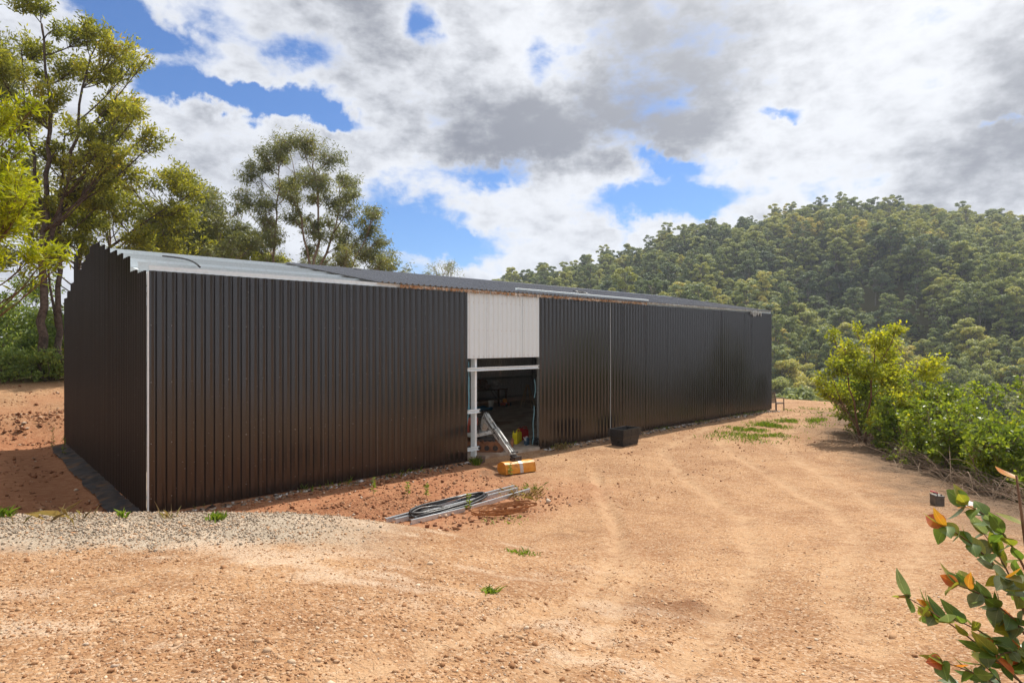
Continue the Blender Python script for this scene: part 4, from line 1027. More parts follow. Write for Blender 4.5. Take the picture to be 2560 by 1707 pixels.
def make_tree(name, label, cat, base, stems, lobes, leafm, barkm, seed, leaf=(.16, .04), ntw=26, nlf=14, droop=.3, spread=.16, group=None, twig=.012, limb=.05, zs=.85, fs=1.5, sides=7, out_bias=.5, part='trunk', shell=.55):
    rng = np.random.default_rng(seed)
    t = thing(name, label, cat, (base[0], base[1], float(H(*base)) - .05), 0, group)
    wood = MB(); nodes = []
    for pts, r0, r1 in stems:
        pts = np.array(pts, float); pts = np.stack([pts[:, 0] * RT[0] + pts[:, 1] * FW[0], pts[:, 0] * RT[1] + pts[:, 1] * FW[1], pts[:, 2]], -1)
        seg = np.concatenate([[0], np.cumsum(np.linalg.norm(np.diff(pts, axis=0), axis=1))]); m = max(8, int(seg[-1] / .7))
        s = np.linspace(0, seg[-1], m); q = np.stack([np.interp(s, seg, pts[:, k]) for k in range(3)], -1)
        q[1:-1] += rng.normal(0, .03 + r0 * .12, (m - 2, 3)) * [1, 1, .2]
        rad = r0 + (r1 - r0) * (s / seg[-1]) ** .8; rad[0] *= 1.25
        wood.tube(q, list(rad), sides); nodes += [(q[i], rad[i]) for i in range(m)]
    NP = np.array([n_[0] for n_ in nodes]); NR = np.array([n_[1] for n_ in nodes])
    P, D, T = [], [], []
    if len(lobes) > 6 and cat == 'tree':
        lobes = list(lobes) + [(lq + rng.normal(0, .75) * lr, lf + rng.normal(0, .6) * lr, lz + rng.normal(0, .6) * lr, lr * rng.uniform(.38, .6)) for (lq, lf, lz, lr) in lobes]
    for (lq, lf, lz, lr) in lobes:
        c = np.array([lq * RT[0] + lf * fs * FW[0], lq * RT[1] + lf * fs * FW[1], lz])
        hd = np.hypot(NP[:, 0] - c[0], NP[:, 1] - c[1]); dz = c[2] - NP[:, 2]
        score = np.abs(dz - .75 * hd - .3) + .35 * hd + 5 * (dz < 0)
        a = NP[np.argmin(score)]; ra = min(NR[np.argmin(score)] * .65, limb * (.5 + lr * .5))
        mid = (a + c) / 2 + np.array([0, 0, -.12 * np.linalg.norm(c - a)]) + rng.normal(0, .15, 3)
        pts = bez(a, mid, c, 7); wood.tube(pts, list(np.linspace(ra, max(twig * 1.4, .35 * ra), 7)), 5)
        k = max(5, int(ntw * (lr / 1.1) ** 2 + .5)); clump = rng.uniform(-.16, .16)
        for j in range(k):
            d = rng.normal(size=3); d /= np.linalg.norm(d); d[2] = d[2] * .9 + .15
            e = c + d * lr * np.array([1, 1, zs]) * (shell + (1 - shell) * rng.uniform(0, 1) ** .6)
            s0 = np.array(pts[rng.integers(3, 7)]); mm = (s0 + e) / 2 + rng.normal(0, .08, 3) + [0, 0, .05]
            tw = bez(s0, mm, e, 4); wood.tube(tw, [twig, twig * .8, twig * .6, twig * .35], 3, False)
            nl = rng.integers(int(nlf * .6), int(nlf * 1.4) + 1); tt = rng.uniform(.4, 1.08, nl)[:, None]
            pos = (1 - tt) * s0 + tt * e + rng.normal(0, spread * (.6 + .5 * lr), (nl, 3)) * [1, 1, .75]
            dr = (e - s0) / (np.linalg.norm(e - s0) + 1e-6)
            P.append(pos); D.append(dr * out_bias + rng.normal(0, .6, (nl, 3)) + [0, 0, -droop])
            T.append(np.clip(.42 + clump + rng.normal(0, .12) + rng.normal(0, .14, nl), 0, 1))
    P = np.concatenate(P); D = np.concatenate(D); T = np.concatenate(T)
    V, F = leaf_faces(P, D, leaf[0] * rng.uniform(.6, 1.25, len(P)), leaf[1] * rng.uniform(.7, 1.25, len(P)), rng)
    wood.build(part, barkm, t, smooth=True)
    link('crown', np_mesh('crown', V, F, np.repeat(T, 4)), leafm, t)
    return t

tg = 'trees behind the shed'; REFT = []
T1 = [(0.1, -0.8, 18.2, 1.09), (1.3, 0.7, 17.6, 1.09), (-0.9, 0.6, 16.8, 1.09), (2.9, -0.5, 17.0, 0.8), (3.7, 0, 16.5, 1.09), (4.6, -.1, 15.6, .63), (2.5, .3, 15.5, 1.1), (.7, .6, 15.7, 1.1), (-1.1, -.9, 15.1, 1.1), (-1.9, -1, 16.7, .99), (3.1, .7, 13.9, 1.1), (4.3, -.1, 13.3, 1.1), (5.1, .6, 12.3, .83), (1.5, -1, 13.6, 1.0), (-.3, -.1, 13.2, 1.1), (-1.7, .5, 13, 1.1), (3.5, -.6, 11.9, 1.1), (1.9, .9, 11.6, 1.0), (.1, .8, 11.2, 1.1), (-1.5, -1, 10.6, 1.1), (4.5, -1, 11, 1.0), (2.9, .1, 10.1, 1.0), (.9, .9, 9.6, 1.0), (-.9, -.2, 8.5, .9), (5.3, -.6, 12.9, .5)]
make_tree('wattle_tree', 'tallest olive-green tree with twin dark trunks behind the gable', 'tree', (.32, 23.57),
          [([(0, 0, 0), (.05, 0, 5), (.1, .1, 9.5), (.3, .1, 13), (.2, -.3, 17.5)], .24, .04), ([(.05, .1, 6.0), (.7, .3, 9), (1.4, .3, 12), (1.9, .2, 15), (2.6, .2, 16.8)], .14, .03), ([(.0, .0, 8), (-.5, 0, 11), (-1.1, .2, 14), (-1.2, .2, 16.5)], .10, .025)],
          T1, M['leaf_wattle'], M['bark'], 11, (.23, .075), 38, 31, .1, .125, tg, limb=.06, zs=.7, shell=.35)
T2 = [(4.7, 1.1, 11.1, 1.2), (5.6, 1, 10.2, 1.09), (3.7, -1, 10.4, 1.2), (2.6, -1, 9.1, 1.2), (4.7, .8, 8.9, 1.31), (5.8, .5, 8.2, .98), (3.4, .4, 7.6, 1.2), (1.5, -.4, 8.2, 1.09), (.4, .2, 9.1, 1.09), (5.4, .2, 6.9, .87), (-.7, .2, 7.4, .98), (1.9, -.8, 6.5, .98), (-1.4, -.2, 6.1, .87)]
REFT.append(make_tree('wattle_tree', 'spreading yellow-green tree leaning over the bare purlins', 'tree', (1.88, 26.21),
          [([(0, 0, 0), (.0, 0, 4.2), (.5, 0, 7), (1.6, 0, 9.5), (3.2, 0, 10.8)], .25, .04), ([(.1, 0, 4.6), (1.3, .2, 6.4), (3.2, .3, 7.9), (4.9, .3, 9.0)], .13, .03)],
          T2, M['leaf_wattle'], M['bark'], 12, (.23, .075), 36, 28, .15, .12, tg, zs=.7, shell=.35))
make_tree('wattle_tree', 'dark-trunked olive tree just right of the twin-trunked one', 'tree', (.95, 24.3),
          [([(0, 0, 0), (.1, 0, 4), (.0, .1, 8), (.3, .2, 12.5)], .20, .035), ([(.05, 0, 2.6), (-.5, .2, 4.6), (-.9, .3, 7.5)], .09, .025)],
          [(.5, .3, 12.8, 1.0), (-.6, -.3, 11.6, 1.0), (1.2, .5, 11.2, 1.0), (.0, .6, 10.3, .9), (-.9, .2, 8.6, .9), (1.3, -.3, 9.2, .9), (.6, .5, 7.3, .8), (-1.1, .2, 6.9, .8)], M['leaf_wattle'], M['bark'], 13, (.25, .085), 28, 20, .15, .15, tg)
T0 = [(-.4, -.1, 15.4, 1.9), (1.3, -.3, 15.4, 1.2), (.9, -.9, 13.2, 1.6), (1.3, .9, 10.7, 1.4), (-.4, -1.2, 9.8, 1.8), (1.1, 0, 8, 1.25), (-.9, .9, 18, 1.8), (-1.6, .3, 12.5, 1.6), (.2, .4, 6, 1.1)]
REFT.append(make_tree('wattle_tree', 'dark green tree standing behind the bright wattle foliage', 'tree', (-1.63, 30.82), [([(0, 0, 0), (.1, 0, 6), (-.2, 0, 12), (-.5, .2, 17)], .26, .04)], T0, M['leaf_gum'], M['bark'], 14, (.27, .09), 36, 30, .15, .18, tg))
T3 = [(-.8, -.7, 11.7, 1.19), (0, .1, 10.9, 1.32), (1.1, -.4, 10.1, 1.19), (-1.3, .3, 9.8, 1.19), (0, .4, 9, 1.45), (1.6, -1.2, 9, 1.19), (1.1, -1.4, 7.7, 1.32), (-.8, .9, 7.7, 1.32), (2.1, -.7, 7.2, 1.06), (-2.1, -.7, 7.2, 1.19), (2.6, 1.4, 8.2, .92)]
T3o = make_tree('gum_tree', 'grey-green gum tree between the spreading tree and the large gum', 'tree', (9.07, 29.09), [([(0, 0, 0), (.1, 0, 4), (-.1, 0, 8), (-.5, 0, 11)], .18, .03), ([(.0, 0, 3.5), (.9, 0, 6), (1.5, -.3, 8.5)], .1, .025)], T3, M['leaf_gum'], M['bark_pale'], 15, (.26, .07), 38, 28, .5, .14, tg, shell=.3)
T4 = [(-1.7, -.8, 15.2, 1.3), (-.5, -1.3, 15.7, 1.2), (-2.7, -.3, 14.5, 1.15), (-3.5, -1.1, 13.5, 1.0), (1.1, -1.4, 15.6, 1.3), (2.3, -.3, 15, 1.3), (2.9, 1.3, 13.8, 1.2), (.2, 1, 14.1, 1.3), (-1.7, .9, 13.2, 1.1), (1.8, -.9, 13, 1.2), (3.2, .1, 12.3, 1.15), (3.8, -.7, 10.9, 1.1), (-3.5, -1.1, 11.6, 1.1), (-2, -1.3, 11.4, 1.0), (-.3, -.9, 12, 1.1), (-3.2, 1.4, 9.8, 1.1), (.2, 1.1, 10.1, 1.1), (1.4, 1, 10.8, .9), (-4.1, 1, 8.8, 1.05), (-1.7, -1, 8.9, 1.2), (3.8, -.6, 8.9, 1.1), (2.6, .4, 9.5, 1.0), (.2, .7, 8.3, 1.0), (-2.9, 1.1, 7.6, 1.2), (-.6, 0, 13.2, 1.1), (-1.0, .3, 10.9, 1.0), (1.6, -.2, 9.2, .9), (-2.6, 0, 10.3, .9), (.9, .3, 12.2, .9), (2.2, .2, 11.6, .9)]
make_tree('gum_tree', 'large round-crowned gum tree rising above the middle of the roof', 'tree', (16.56, 30.34),
          [([(.6, 0, 0), (.75, 0, 6.2), (1.2, 0, 9), (1.3, -.3, 12), (1.0, -.8, 15)], .22, .03), ([(.6, 0, 5.8), (1.9, .1, 8.3), (2.8, .2, 11), (2.7, .4, 13.4)], .13, .025), ([(-2.2, 0, 0), (-2.3, 0, 6), (-2.0, 0, 10), (-1.6, -.3, 14.5)], .17, .03), ([(.7, .1, 6.6), (.2, 0, 9), (-.3, -.4, 12), (-.5, -.6, 14.6)], .11, .025)],
          T4, M['leaf_gum'], M['bark_pale'], 16, (.28, .058), 36, 26, .85, .14, tg, shell=.3, zs=.95, limb=.045)
T4b = [(3.6, .4, 11, 1.0), (3.2, .7, 10, 1.1), (3.9, .9, 9.1, 1.0), (2.3, 1.4, 8.5, 1.0), (3.5, .7, 7.9, 1.15), (4.4, 1.3, 7.9, .95), (2.3, -1.5, 7.3, 1.1), (4.6, -.1, 7.1, 1.0), (5.2, 1.4, 6.5, .85), (1.5, .5, 7.4, .8), (3.8, 1.2, 6.8, 1.0), (5.9, 1.0, 5.9, .6)]
make_tree('gum_tree', 'leaning gum with drooping leaves right of the large round gum', 'tree', (16.67, 27.51), [([(0, 0, 0), (.6, 0, 4.5), (1.9, .3, 6.6), (3.2, .5, 9), (3.6, .5, 10.6)], .15, .025), ([(.5, 0, 4), (2.2, .2, 5.6), (4.2, .5, 6.9)], .09, .02)], T4b, M['leaf_gum'], M['bark_pale'], 17, (.28, .058), 38, 26, .85, .14, tg, shell=.3)
make_tree('gum_tree', 'thin sparse sapling with nearly bare top beside the large gum', 'tree', (14.31, 37.87), [([(0, 0, 0), (.1, 0, 7), (0, 0, 11), (-.1, .5, 14)], .10, .02), ([(0, 0, 10), (.5, 0, 12), (.8, 0, 13.6)], .04, .015)], [(-.1, .6, 14, .66), (-.6, .6, 13.3, .5), (.8, -.1, 13.6, .59), (.3, -.6, 12.3, .5)], M['leaf_gum'], M['bark_pale'], 18, (.2, .05), 30, 9, .5, .15, tg)
T6o = make_tree('gum_tree', 'low bushy gum behind the start of the dark roof sheets', 'tree', (13.81, 35.61), [([(0, 0, 0), (.1, 0, 4), (0, 0, 8)], .13, .03)], [(0, -.6, 8.8, 1.27), (.6, -1.2, 7.9, 1.11), (-1, .5, 7.5, 1.11), (1.6, -1.4, 7.2, .95), (-2.2, .1, 7.5, 1.27), (2.5, -.5, 7.2, .79), (-3.4, .3, 7.3, 1.2), (-4.6, 0, 7.5, 1.2)], M['leaf_wattle'], M['bark_pale'], 19, (.28, .085), 30, 25, .4, .19, tg)
make_tree('gum_tree', 'low leafy gum filling the gap behind the bare purlins', 'tree', (7.0, 31.5), [([(0, 0, 0), (.1, 0, 4), (0, 0, 8)], .14, .03)], [(0, 0, 8.5, 1.3), (-1.4, .4, 7.6, 1.2), (1.4, -.4, 7.6, 1.3), (-2.6, 0, 6.8, 1.1), (2.6, .3, 6.6, 1.1), (.2, -.6, 6.5, 1.3), (-1.2, -.4, 5.6, 1.1), (1.6, 0, 5.6, 1.1)], M['leaf_wattle'], M['bark'], 20, (.28, .085), 30, 25, .3, .19, tg)
make_tree('gum_tree', 'lone feathery tree top showing over the dark roof ridge', 'tree', (34.02, 35.98), [([(0, 0, 0), (.2, 0, 4), (0, 0, 7), (-.3, .3, 8.8)], .14, .025)], [(-1, -.7, 8.6, .9), (0, 1, 9.2, .9), (1, -.9, 8.6, .9), (-.4, .6, 7.9, .82), (.6, -.9, 7.8, .9), (-1.6, -.6, 7.8, .6), (1.6, 1, 7.8, .6)], M['leaf_gum'], M['bark_pale'], 21, (.26, .055), 20, 12, .7, .2, tg)
# bright wattle by the gable, mostly outside the frame
Wl = [(1.4, .1, 8.1, .6), (1.9, -.1, 8.2, .36), (2.15, .1, 8.35, .22), (1.2, -.2, 7.5, .65), (1.85, .3, 7.65, .3), (1.6, .3, 6.9, .65), (2.2, .1, 6.75, .36), (2.55, -.3, 6.4, .25), (1.7, 0, 6.2, .65), (2.35, -.1, 6.1, .38), (1.6, -.2, 5.4, .63), (2.25, .4, 5.6, .38), (2.5, .3, 5.35, .22), (1.8, -.3, 5.0, .36), (1.0, .3, 5.9, .71), (.5, .1, 7.0, .75), (-.4, .2, 6.4, .8), (-.2, -.4, 7.8, .8), (-1.2, 0, 5.8, .7), (-.9, .3, 7.0, .7), (.2, .3, 8.7, .6), (.4, -.5, 5.4, .6)]
make_tree('wattle_tree', 'bright yellow-green wattle with long narrow leaves beside the gable', 'tree', (-3.66, 2.73), [([(0, 0, 0), (.05, 0, 2.5), (.2, 0, 5), (.3, 0, 7.8)], .09, .02), ([(.1, 0, 3), (.9, .1, 4.6), (1.6, 0, 6.2)], .05, .015), ([(0, 0, 2.6), (-.6, 0, 4.5), (-.8, .1, 6.4)], .05, .015)], Wl, M['leaf_bright'], M['twig_red'], 22, (.19, .038), 190, 13, .1, .07, None, twig=.006, limb=.025, fs=1.3)
for k, (tx, ty) in enumerate([(-5.5, 27), (-9, 23), (-12.5, 18), (-15, 12.5), (-8, 31), (-16.5, 6.5), (-13.5, 25), (-19, -.5), (-21, -7), (-20, -13.5), (-24, -4), (-17, -20), (-26, -16), (-23, -24), (-17, -29), (-28, -30), (-11, -33), (-33, -20), (-20, -38), (-31, -9), (-5, -38)]):  # out-of-view trees, added so the gable and wall ribs reflect dark foliage
    c = copy_tree(REFT[(k + 1) % 2]); c.location = (tx, ty, float(H(tx, ty)) - .05); c.rotation_euler.z = 1.3 * k
    c['label'] = ('yellow-green' if k % 2 else 'dark green') + ' unseen tree left of and behind the clearing, reflected in the shed walls'; c['group'] = ('yellow-green' if k % 2 else 'dark green') + ' unseen trees reflected in the shed walls'
for k, (src, tx, ty, sc) in enumerate([(T3o, 6.9, 27.6, .78), (T3o, 12.2, 34.4, .85), (T6o, 17.2, 41.0, 1.15), (T6o, 4.6, 33.0, 1.25), (T3o, 20.5, 37.5, .72), (T6o, 10.6, 31.6, .95)]):
    c = copy_tree(src); c.location = (tx, ty, float(H(tx, ty)) - .05); c.rotation_euler.z = 2.1 * k + .7; c.scale = (sc, sc, sc)
    c['label'] = ('mid-height grey-green gum' if src is T3o else 'low olive bushy gum') + ' filling the tree belt behind the shed'; c['group'] = ('mid-height gums' if src is T3o else 'low bushy gums') + ' in the belt behind the shed'
# undergrowth below the trees
ug = 'undergrowth shrubs along the tree line'
uls = ['leafy green undergrowth shrub at the edge of the red earth', 'pale green shrub at the foot of the dark trunks', 'dense low shrub between the trunks and the shed']
for k, (ux, uy, sc, li) in enumerate([(-1.0, 23.6, 1.0, 0), (.4, 22.9, .8, 1), (1.5, 24.0, .9, 2), (-.4, 26.5, 1.4, 0), (1.2, 27.5, 1.5, 1), (-2.2, 25.2, 1.5, 0), (2.8, 26.0, 1.2, 2), (-1.2, 29.0, 1.9, 0), (1.5, 31.0, 2.1, 1), (3.6, 30, 1.9, 2), (-3.6, 28.0, 2.0, 0), (-3.0, 33.0, 2.6, 0), (0.6, 36.0, 2.9, 1)]):
    rq = random.Random(k + 50)
    lob = [(rq.uniform(-.9, .9) * sc, rq.uniform(-.6, .6) * sc, (.35 + rq.uniform(0, 1.3)) * sc, rq.uniform(.45, .62) * sc) for _ in range(9)]
    make_tree('undergrowth_shrub', uls[li], 'shrub', (ux, uy), [([(0, 0, 0), (.05, 0, .5 * sc), (.1, 0, 1.3 * sc)], .03 * sc, .01), ([(0, 0, .1), (-.3 * sc, 0, .6 * sc), (-.4 * sc, 0, 1.1 * sc)], .02, .008)], lob, M['leaf_under'] if li != 2 else M['leaf_wattle'], M['bark'], 60 + k, (.14 + .03 * sc, .07 + .014 * sc), 55 / sc ** .8, 15, .1, .10, ug + ' ' + ('in front', 'at the trunks', 'by the shed')[li], limb=.02, twig=.006)

# ---------------------------------------------------------------- right-hand bushes
B1 = [(.6, -.1, 3.7, .62), (-.3, .1, 3.2, .62), (1.5, .7, 3.2, .62), (-.9, -.1, 2.7, .55), (.1, 0, 2.7, .75), (1.2, .1, 2.5, .8), (2.1, -.5, 2.8, .58), (2.5, 0, 2.4, .44), (-1.1, .2, 1.9, .42), (-.3, .5, 1.8, .68), (.9, -.6, 1.6, .75), (2, -.3, 1.6, .68), (.1, -.6, .95, .5), (1.5, .5, .9, .6), (-1.3, .3, 2.35, .28), (.6, -.7, 4.1, .36), (-.4, .7, 3.95, .32), (1.6, .7, 3.95, .29), (.2, .4, 4.15, .25)]
make_tree('leafy_bush', 'large yellow-green bush with thin reddish stems at the yard edge', 'bush', (21.24, -6.68),
          [([(0, 0, 0), (-.15, 0, 1.2), (-.4, 0, 2.3), (-.5, .1, 3.4)], .05, .012), ([(.15, 0, 0), (.3, 0, 1.3), (.5, 0, 2.6), (.6, 0, 3.8)], .05, .012), ([(.2, 0, .3), (1.0, .1, 1.3), (1.8, .2, 2.3), (2.2, .1, 2.8)], .035, .01), ([(.2, 0, .2), (1.0, -.2, .8), (1.9, -.2, 1.5)], .03, .01), ([(0, 0, .3), (-.6, 0, 1.3), (-1.0, 0, 2.3)], .03, .01)],
          B1, M['leaf_bush'], M['twig_red'], 31, (.125, .070), 150, 15, .35, .09, None, twig=.006, limb=.018, fs=1.6, shell=.3)
sg = 'green shrubs along the right edge of the yard'
SH = [((23.2, -6.2), 2.0, 0), ((19.9, -8.1), 1.2, 1), ((21.6, -8.9), 2.3, 0), ((18.4, -9.2), 1.3, 1), ((20.0, -10.6), 2.45, 2), ((17.4, -10.3), 1.4, 1), ((18.6, -11.9), 2.75, 2), ((15.9, -11.3), 1.35, 0), ((16.6, -13.0), 2.3, 2), ((14.9, -12.6), .95, 1), ((14.0, -13.4), .8, 0), ((21.2, -12.6), 2.9, 2), ((24.6, -8.8), 2.2, 0), ((15.2, -14.6), 1.5, 2), ((26.0, -5.6), 1.3, 0)]
sl_ = ['dense green shrub in the thicket beyond the yard edge', 'low green shrub spilling over the edge of the soil', 'tall leafy shrub with yellow-tipped shoots in the thicket']
sgr = ['thicket shrubs', 'low edge shrubs', 'tall thicket shrubs']
for k, (bs, sc, li) in enumerate(SH):
    rq = random.Random(k + 80); lob = []
    gz0 = float(H(*bs)); top = 1.0
    for _ in range(13):
        a_ = rq.uniform(0, 6.28); rr_ = rq.uniform(0, .75) * sc * .8
        lob.append((math.cos(a_) * rr_, math.sin(a_) * rr_ * .6, rq.uniform(.18, 1.15) * sc - .25 * rr_, rq.uniform(.26, .40) * sc))
    for _ in range(4):
        a_ = rq.uniform(0, 6.28); rr_ = rq.uniform(.1, .8) * sc * .8; lob.append((math.cos(a_) * rr_, math.sin(a_) * rr_ * .6, rq.uniform(1.1, 1.5) * sc, .15 * sc))
    make_tree('green_shrub', sl_[li], 'shrub', bs, [([(0, 0, 0), (.05, 0, .5 * sc), (.1, 0, 1.15 * sc)], .03, .008), ([(0, 0, .05), (-.35 * sc, 0, .5 * sc), (-.5 * sc, 0, .9 * sc)], .02, .008), ([(0, 0, .05), (.35 * sc, .1, .5 * sc), (.6 * sc, 0, .95 * sc)], .02, .008)],
              lob, M['leaf_lantana'], M['stick'], 90 + k, (.115, .075), 175 / sc ** .55, 12, .15, .07, sgr[li] + ' along the right edge of the yard', limb=.015, twig=.005, shell=.5)
# dry cut branches along the foot of the thicket
rng = np.random.default_rng(44)
mb = MB()
for k in range(760):
    s = rng.uniform(0, 1); ex_, ey_ = 11.6 + s * 10.0, -13.4 + s * 6.9
    off = rng.normal(.55, .5); px_, py_ = ex_ + .447 * off, ey_ - .894 * off
    a_ = rng.uniform(-.7, .9) + .46; L = rng.uniform(.35, 1.5) if k > 40 else rng.uniform(1.5, 2.8); up = abs(rng.normal(0, .22))
    z0 = float(H(px_, py_)); z1_ = rng.uniform(.02, .55)
    m_ = np.array([px_ + L * .5 * math.cos(a_) + rng.normal(0, .08), py_ + L * .5 * math.sin(a_) + rng.normal(0, .08), z0 + z1_ + up * L * .6 + rng.uniform(0, .12)])
    e_ = np.array([px_ + L * math.cos(a_), py_ + L * math.sin(a_), 0]); e_[2] = float(H(e_[0], e_[1])) + .03 + up * L * .7
    r_ = rng.uniform(.004, .011)
    mb.tube(bez((px_, py_, z0 + rng.uniform(0, .1)), m_, e_, 6), [r_, r_, r_ * .9, r_ * .8, r_ * .6, r_ * .4], 4, False)
tag(mb.build('dry_branches', M['stick'], smooth=True), 'tangle of dry cut branches along the foot of the thicket', 'branches', kind='stuff')
# twigs and bark scraps on the soil
mb = MB()
for k in range(700):
    if k < 450:
        s = rng.uniform(0, 1); off = rng.normal(-.55, .6); px_, py_ = 11.6 + s * 11.0 + .447 * off, -13.4 + s * 7.4 - .894 * off
    else:
        p_ = rng.uniform(3.2, 13); q_ = p_ * rng.uniform(-.8, .8); px_, py_ = CAM[0] + p_ * FW[0] + q_ * RT[0], CAM[1] + p_ * FW[1] + q_ * RT[1]
    a_ = rng.uniform(0, 6.28); L = rng.uniform(.05, .28) * (1 if k < 450 else .45); r_ = rng.uniform(.002, .005) * (1 if k < 450 else .5)
    qx, qy = px_ + L * math.cos(a_), py_ + L * math.sin(a_)
    mb.tube([(px_, py_, float(H(px_, py_)) + r_), ((px_ + qx) / 2, (py_ + qy) / 2 + L * .1, float(H((px_ + qx) / 2, (py_ + qy) / 2)) + r_ + .012), (qx, qy, float(H(qx, qy)) + r_)], [r_, r_, r_ * .6], 4, False)
tag(mb.build('twig_litter', M['stick'], ground), kind='stuff')

# ---------------------------------------------------------------- grass and weeds
M['grass'] = leafmat('green_grass', [(0, (.10, .17, .02)), (.5, (.19, .30, .025)), (.9, (.30, .36, .05)), (1, (.45, .38, .16))], .4)
M['straw'] = leafmat('dry_grass', [(0, (.30, .22, .11)), (.6, (.48, .38, .2)), (1, (.3, .34, .08))], .3)
def blades(X, Y, h, w_, lean, rng):
    n = len(X); Z = H(X, Y) - .005; a_ = rng.uniform(0, 6.28, n); l_ = np.abs(rng.normal(0, lean, n)) * h
    b0 = np.stack([X, Y, Z], -1); sd_ = np.stack([-np.sin(a_), np.cos(a_), 0 * a_], -1) * (w_ * rng.uniform(.6, 1.2, n))[:, None]
    dr = np.stack([np.cos(a_), np.sin(a_), 0 * a_], -1)
    m_ = b0 + dr * (l_ * .35)[:, None] + np.stack([0 * h, 0 * h, h * .6], -1); e_ = b0 + dr * l_[:, None] + np.stack([0 * h, 0 * h, h * rng.uniform(.75, 1, n)], -1)
    V = np.stack([b0 - sd_, b0 + sd_, m_ + sd_ * .8, e_, m_ - sd_ * .8], 1).reshape(-1, 3)
    F = np.arange(5 * n).reshape(n, 5); return V, F, np.repeat(rng.uniform(0, .85, n), 5)
# the green patch towards the far end of the yard
X = np.concatenate([rng.normal(22.3, 1.8, 5200), rng.normal(25, 2.4, 2600), rng.normal(19.6, .9, 1100)]); Y = np.concatenate([rng.normal(-2.75, .42, 5200), rng.normal(-3.5, .45, 2600), rng.normal(-4.0, .5, 1100)])
keep = fbm(X * 1.2, Y * 1.2, 55) + rng.normal(0, .04, len(X)) > .47; X, Y = X[keep], Y[keep]
V, F, T = blades(X, Y, rng.uniform(.04, .16, len(X)), np.full(len(X), .009), .6, rng)
tag(link('grass_patch', np_mesh('grass_patch', V, F, T), M['grass']), 'patch of short bright grass in the yard near the far end', 'grass', kind='stuff')
X = np.concatenate([rng.uniform(.8, 28.5, 900), rng.uniform(29, 33, 500)]); Y = np.concatenate([-.1 - np.abs(rng.normal(0, .16, 900)), rng.uniform(-2.2, 0, 500)])
keep = (fbm(X * .8, Y * .8, 56) > .5) & ~((X > 8.5) & (X < 11.4)); X, Y = X[keep], Y[keep]
V, F, T = blades(X, Y, rng.uniform(.05, .2, len(X)), np.full(len(X), .006), .6, rng)
tag(link('wall_weeds', np_mesh('wall_weeds', V, F, T), M['grass']), 'thin weeds and grass growing along the foot of the wall', 'grass', kind='stuff')
def tuft(name, label, pos, n, h, spread, mat, lean=.5, w_=.008, group=None, cat='grass tuft'):
    X = pos[0] + rng.normal(0, spread, n); Y = pos[1] + rng.normal(0, spread, n)
    V, F, T = blades(X, Y, rng.uniform(h * .5, h, n), np.full(n, w_), lean, rng)
    z0 = float(H(*pos)); V = V - np.array([pos[0], pos[1], z0])
    o = link(name, np_mesh(name, V, F, T), mat, loc=(pos[0], pos[1], z0)); return tag(o, label, cat, group, 'stuff' if spread > .1 else None)
tuft('grass_tuft', 'bright green grass tuft on the soil heap behind the gravel lip', (-2.55, -4.72), 60, .16, .06, M['grass'], .7)
tuft('grass_tuft', 'small bright weed on the grey gravel before the gable corner', (-1.47, -5.72), 14, .15, .015, M['grass'], .6, .014)
tuft('grass_tuft', 'thin green and brown grass at the corner of the shed', (-1.05, -6.05), 14, .18, .05, M['straw'], .9, .0018)
tuft('grass_tuft', 'bushy bright weed by the gravel lip in front of the dark wall', (-.62, -6.42), 70, .13, .05, M['grass'], .7, .01)
tuft('grass_tuft', 'row of dry straw stalks along the gravel lip', (-1.95, -5.33), 26, .2, .18, M['straw'], 1.0, .0014)
tuft('grass_tuft', 'pale dry tuft on the slope right of the rusty strapping', (6.75, -4.15), 150, .17, .26, M['straw'], 1.0, .002)
tuft('grass_tuft', 'green-yellow tuft behind the dry tuft on the slope', (7.4, -3.75), 50, .12, .2, M['grass'], .8, .004)
tuft('grass_tuft', 'low line of grass on the bare slope in the middle of the yard', (2.3, -8.75), 90, .07, .09, M['grass'], .8, .005)
tuft('grass_tuft', 'small flat grass tuft on the stony foreground soil', (.68, -10.02), 60, .07, .03, M['grass'], 1.0, .006)
tuft('grass_tuft', 'sparse grass sprigs just below the rusty strapping', (5.0, -5.5), 50, .09, .25, M['grass'], .8, .006)
tuft('grass_tuft', 'weed sprouting at the foot of the white door post', (8.25, -.55), 50, .3, .07, M['grass'], .5, .012)
tuft('grass_tuft', 'yellowish grass tuft right of the doorway at the wall', (12.0, -.5), 90, .26, .12, M['straw'], .7, .006)
def sprig(label, pos, h, seed):                        # upright leafy weed
    r = np.random.default_rng(seed); t = thing('leafy_weed', label, 'weed', (pos[0], pos[1], float(H(*pos))))
    MB().tube([(0, 0, 0), (.01, 0, h * .5), (0, .01, h)], [.006, .005, .003], 5).build('stem', M['stick'], t)
    n = 46; z = r.uniform(.15, 1.02, n) * h; a_ = r.uniform(0, 6.28, n)
    P = np.stack([0 * z, 0 * z, z], -1); D = np.stack([np.cos(a_), np.sin(a_), r.uniform(-.1, .7, n)], -1)
    V, F = leaf_faces(P, D, r.uniform(.06, .11, n) * (1.2 - .5 * z / h), .028, r); link('leaves', np_mesh('leaves', V, F, np.repeat(r.uniform(.2, .9, n), 4)), M['grass'], t)
sprig('upright leafy weed on the red soil before the dark wall', (4.2, -1.75), .42, 1)
sprig('thin leafy weed between the wall and the steel sections', (4.75, -2.35), .34, 2)
sprig('short leafy weed close to the pipe coil on the red soil', (5.0, -2.75), .32, 3)
sprig('leafy weed standing in front of the black pipe coil', (4.95, -4.35), .36, 4)
sprig('small weed growing beside the orange bucket', (8.05, -2.25), .32, 5)
sprig('leafy weed at the far back corner of the gable wall', (-.5, 11.0), .75, 6)
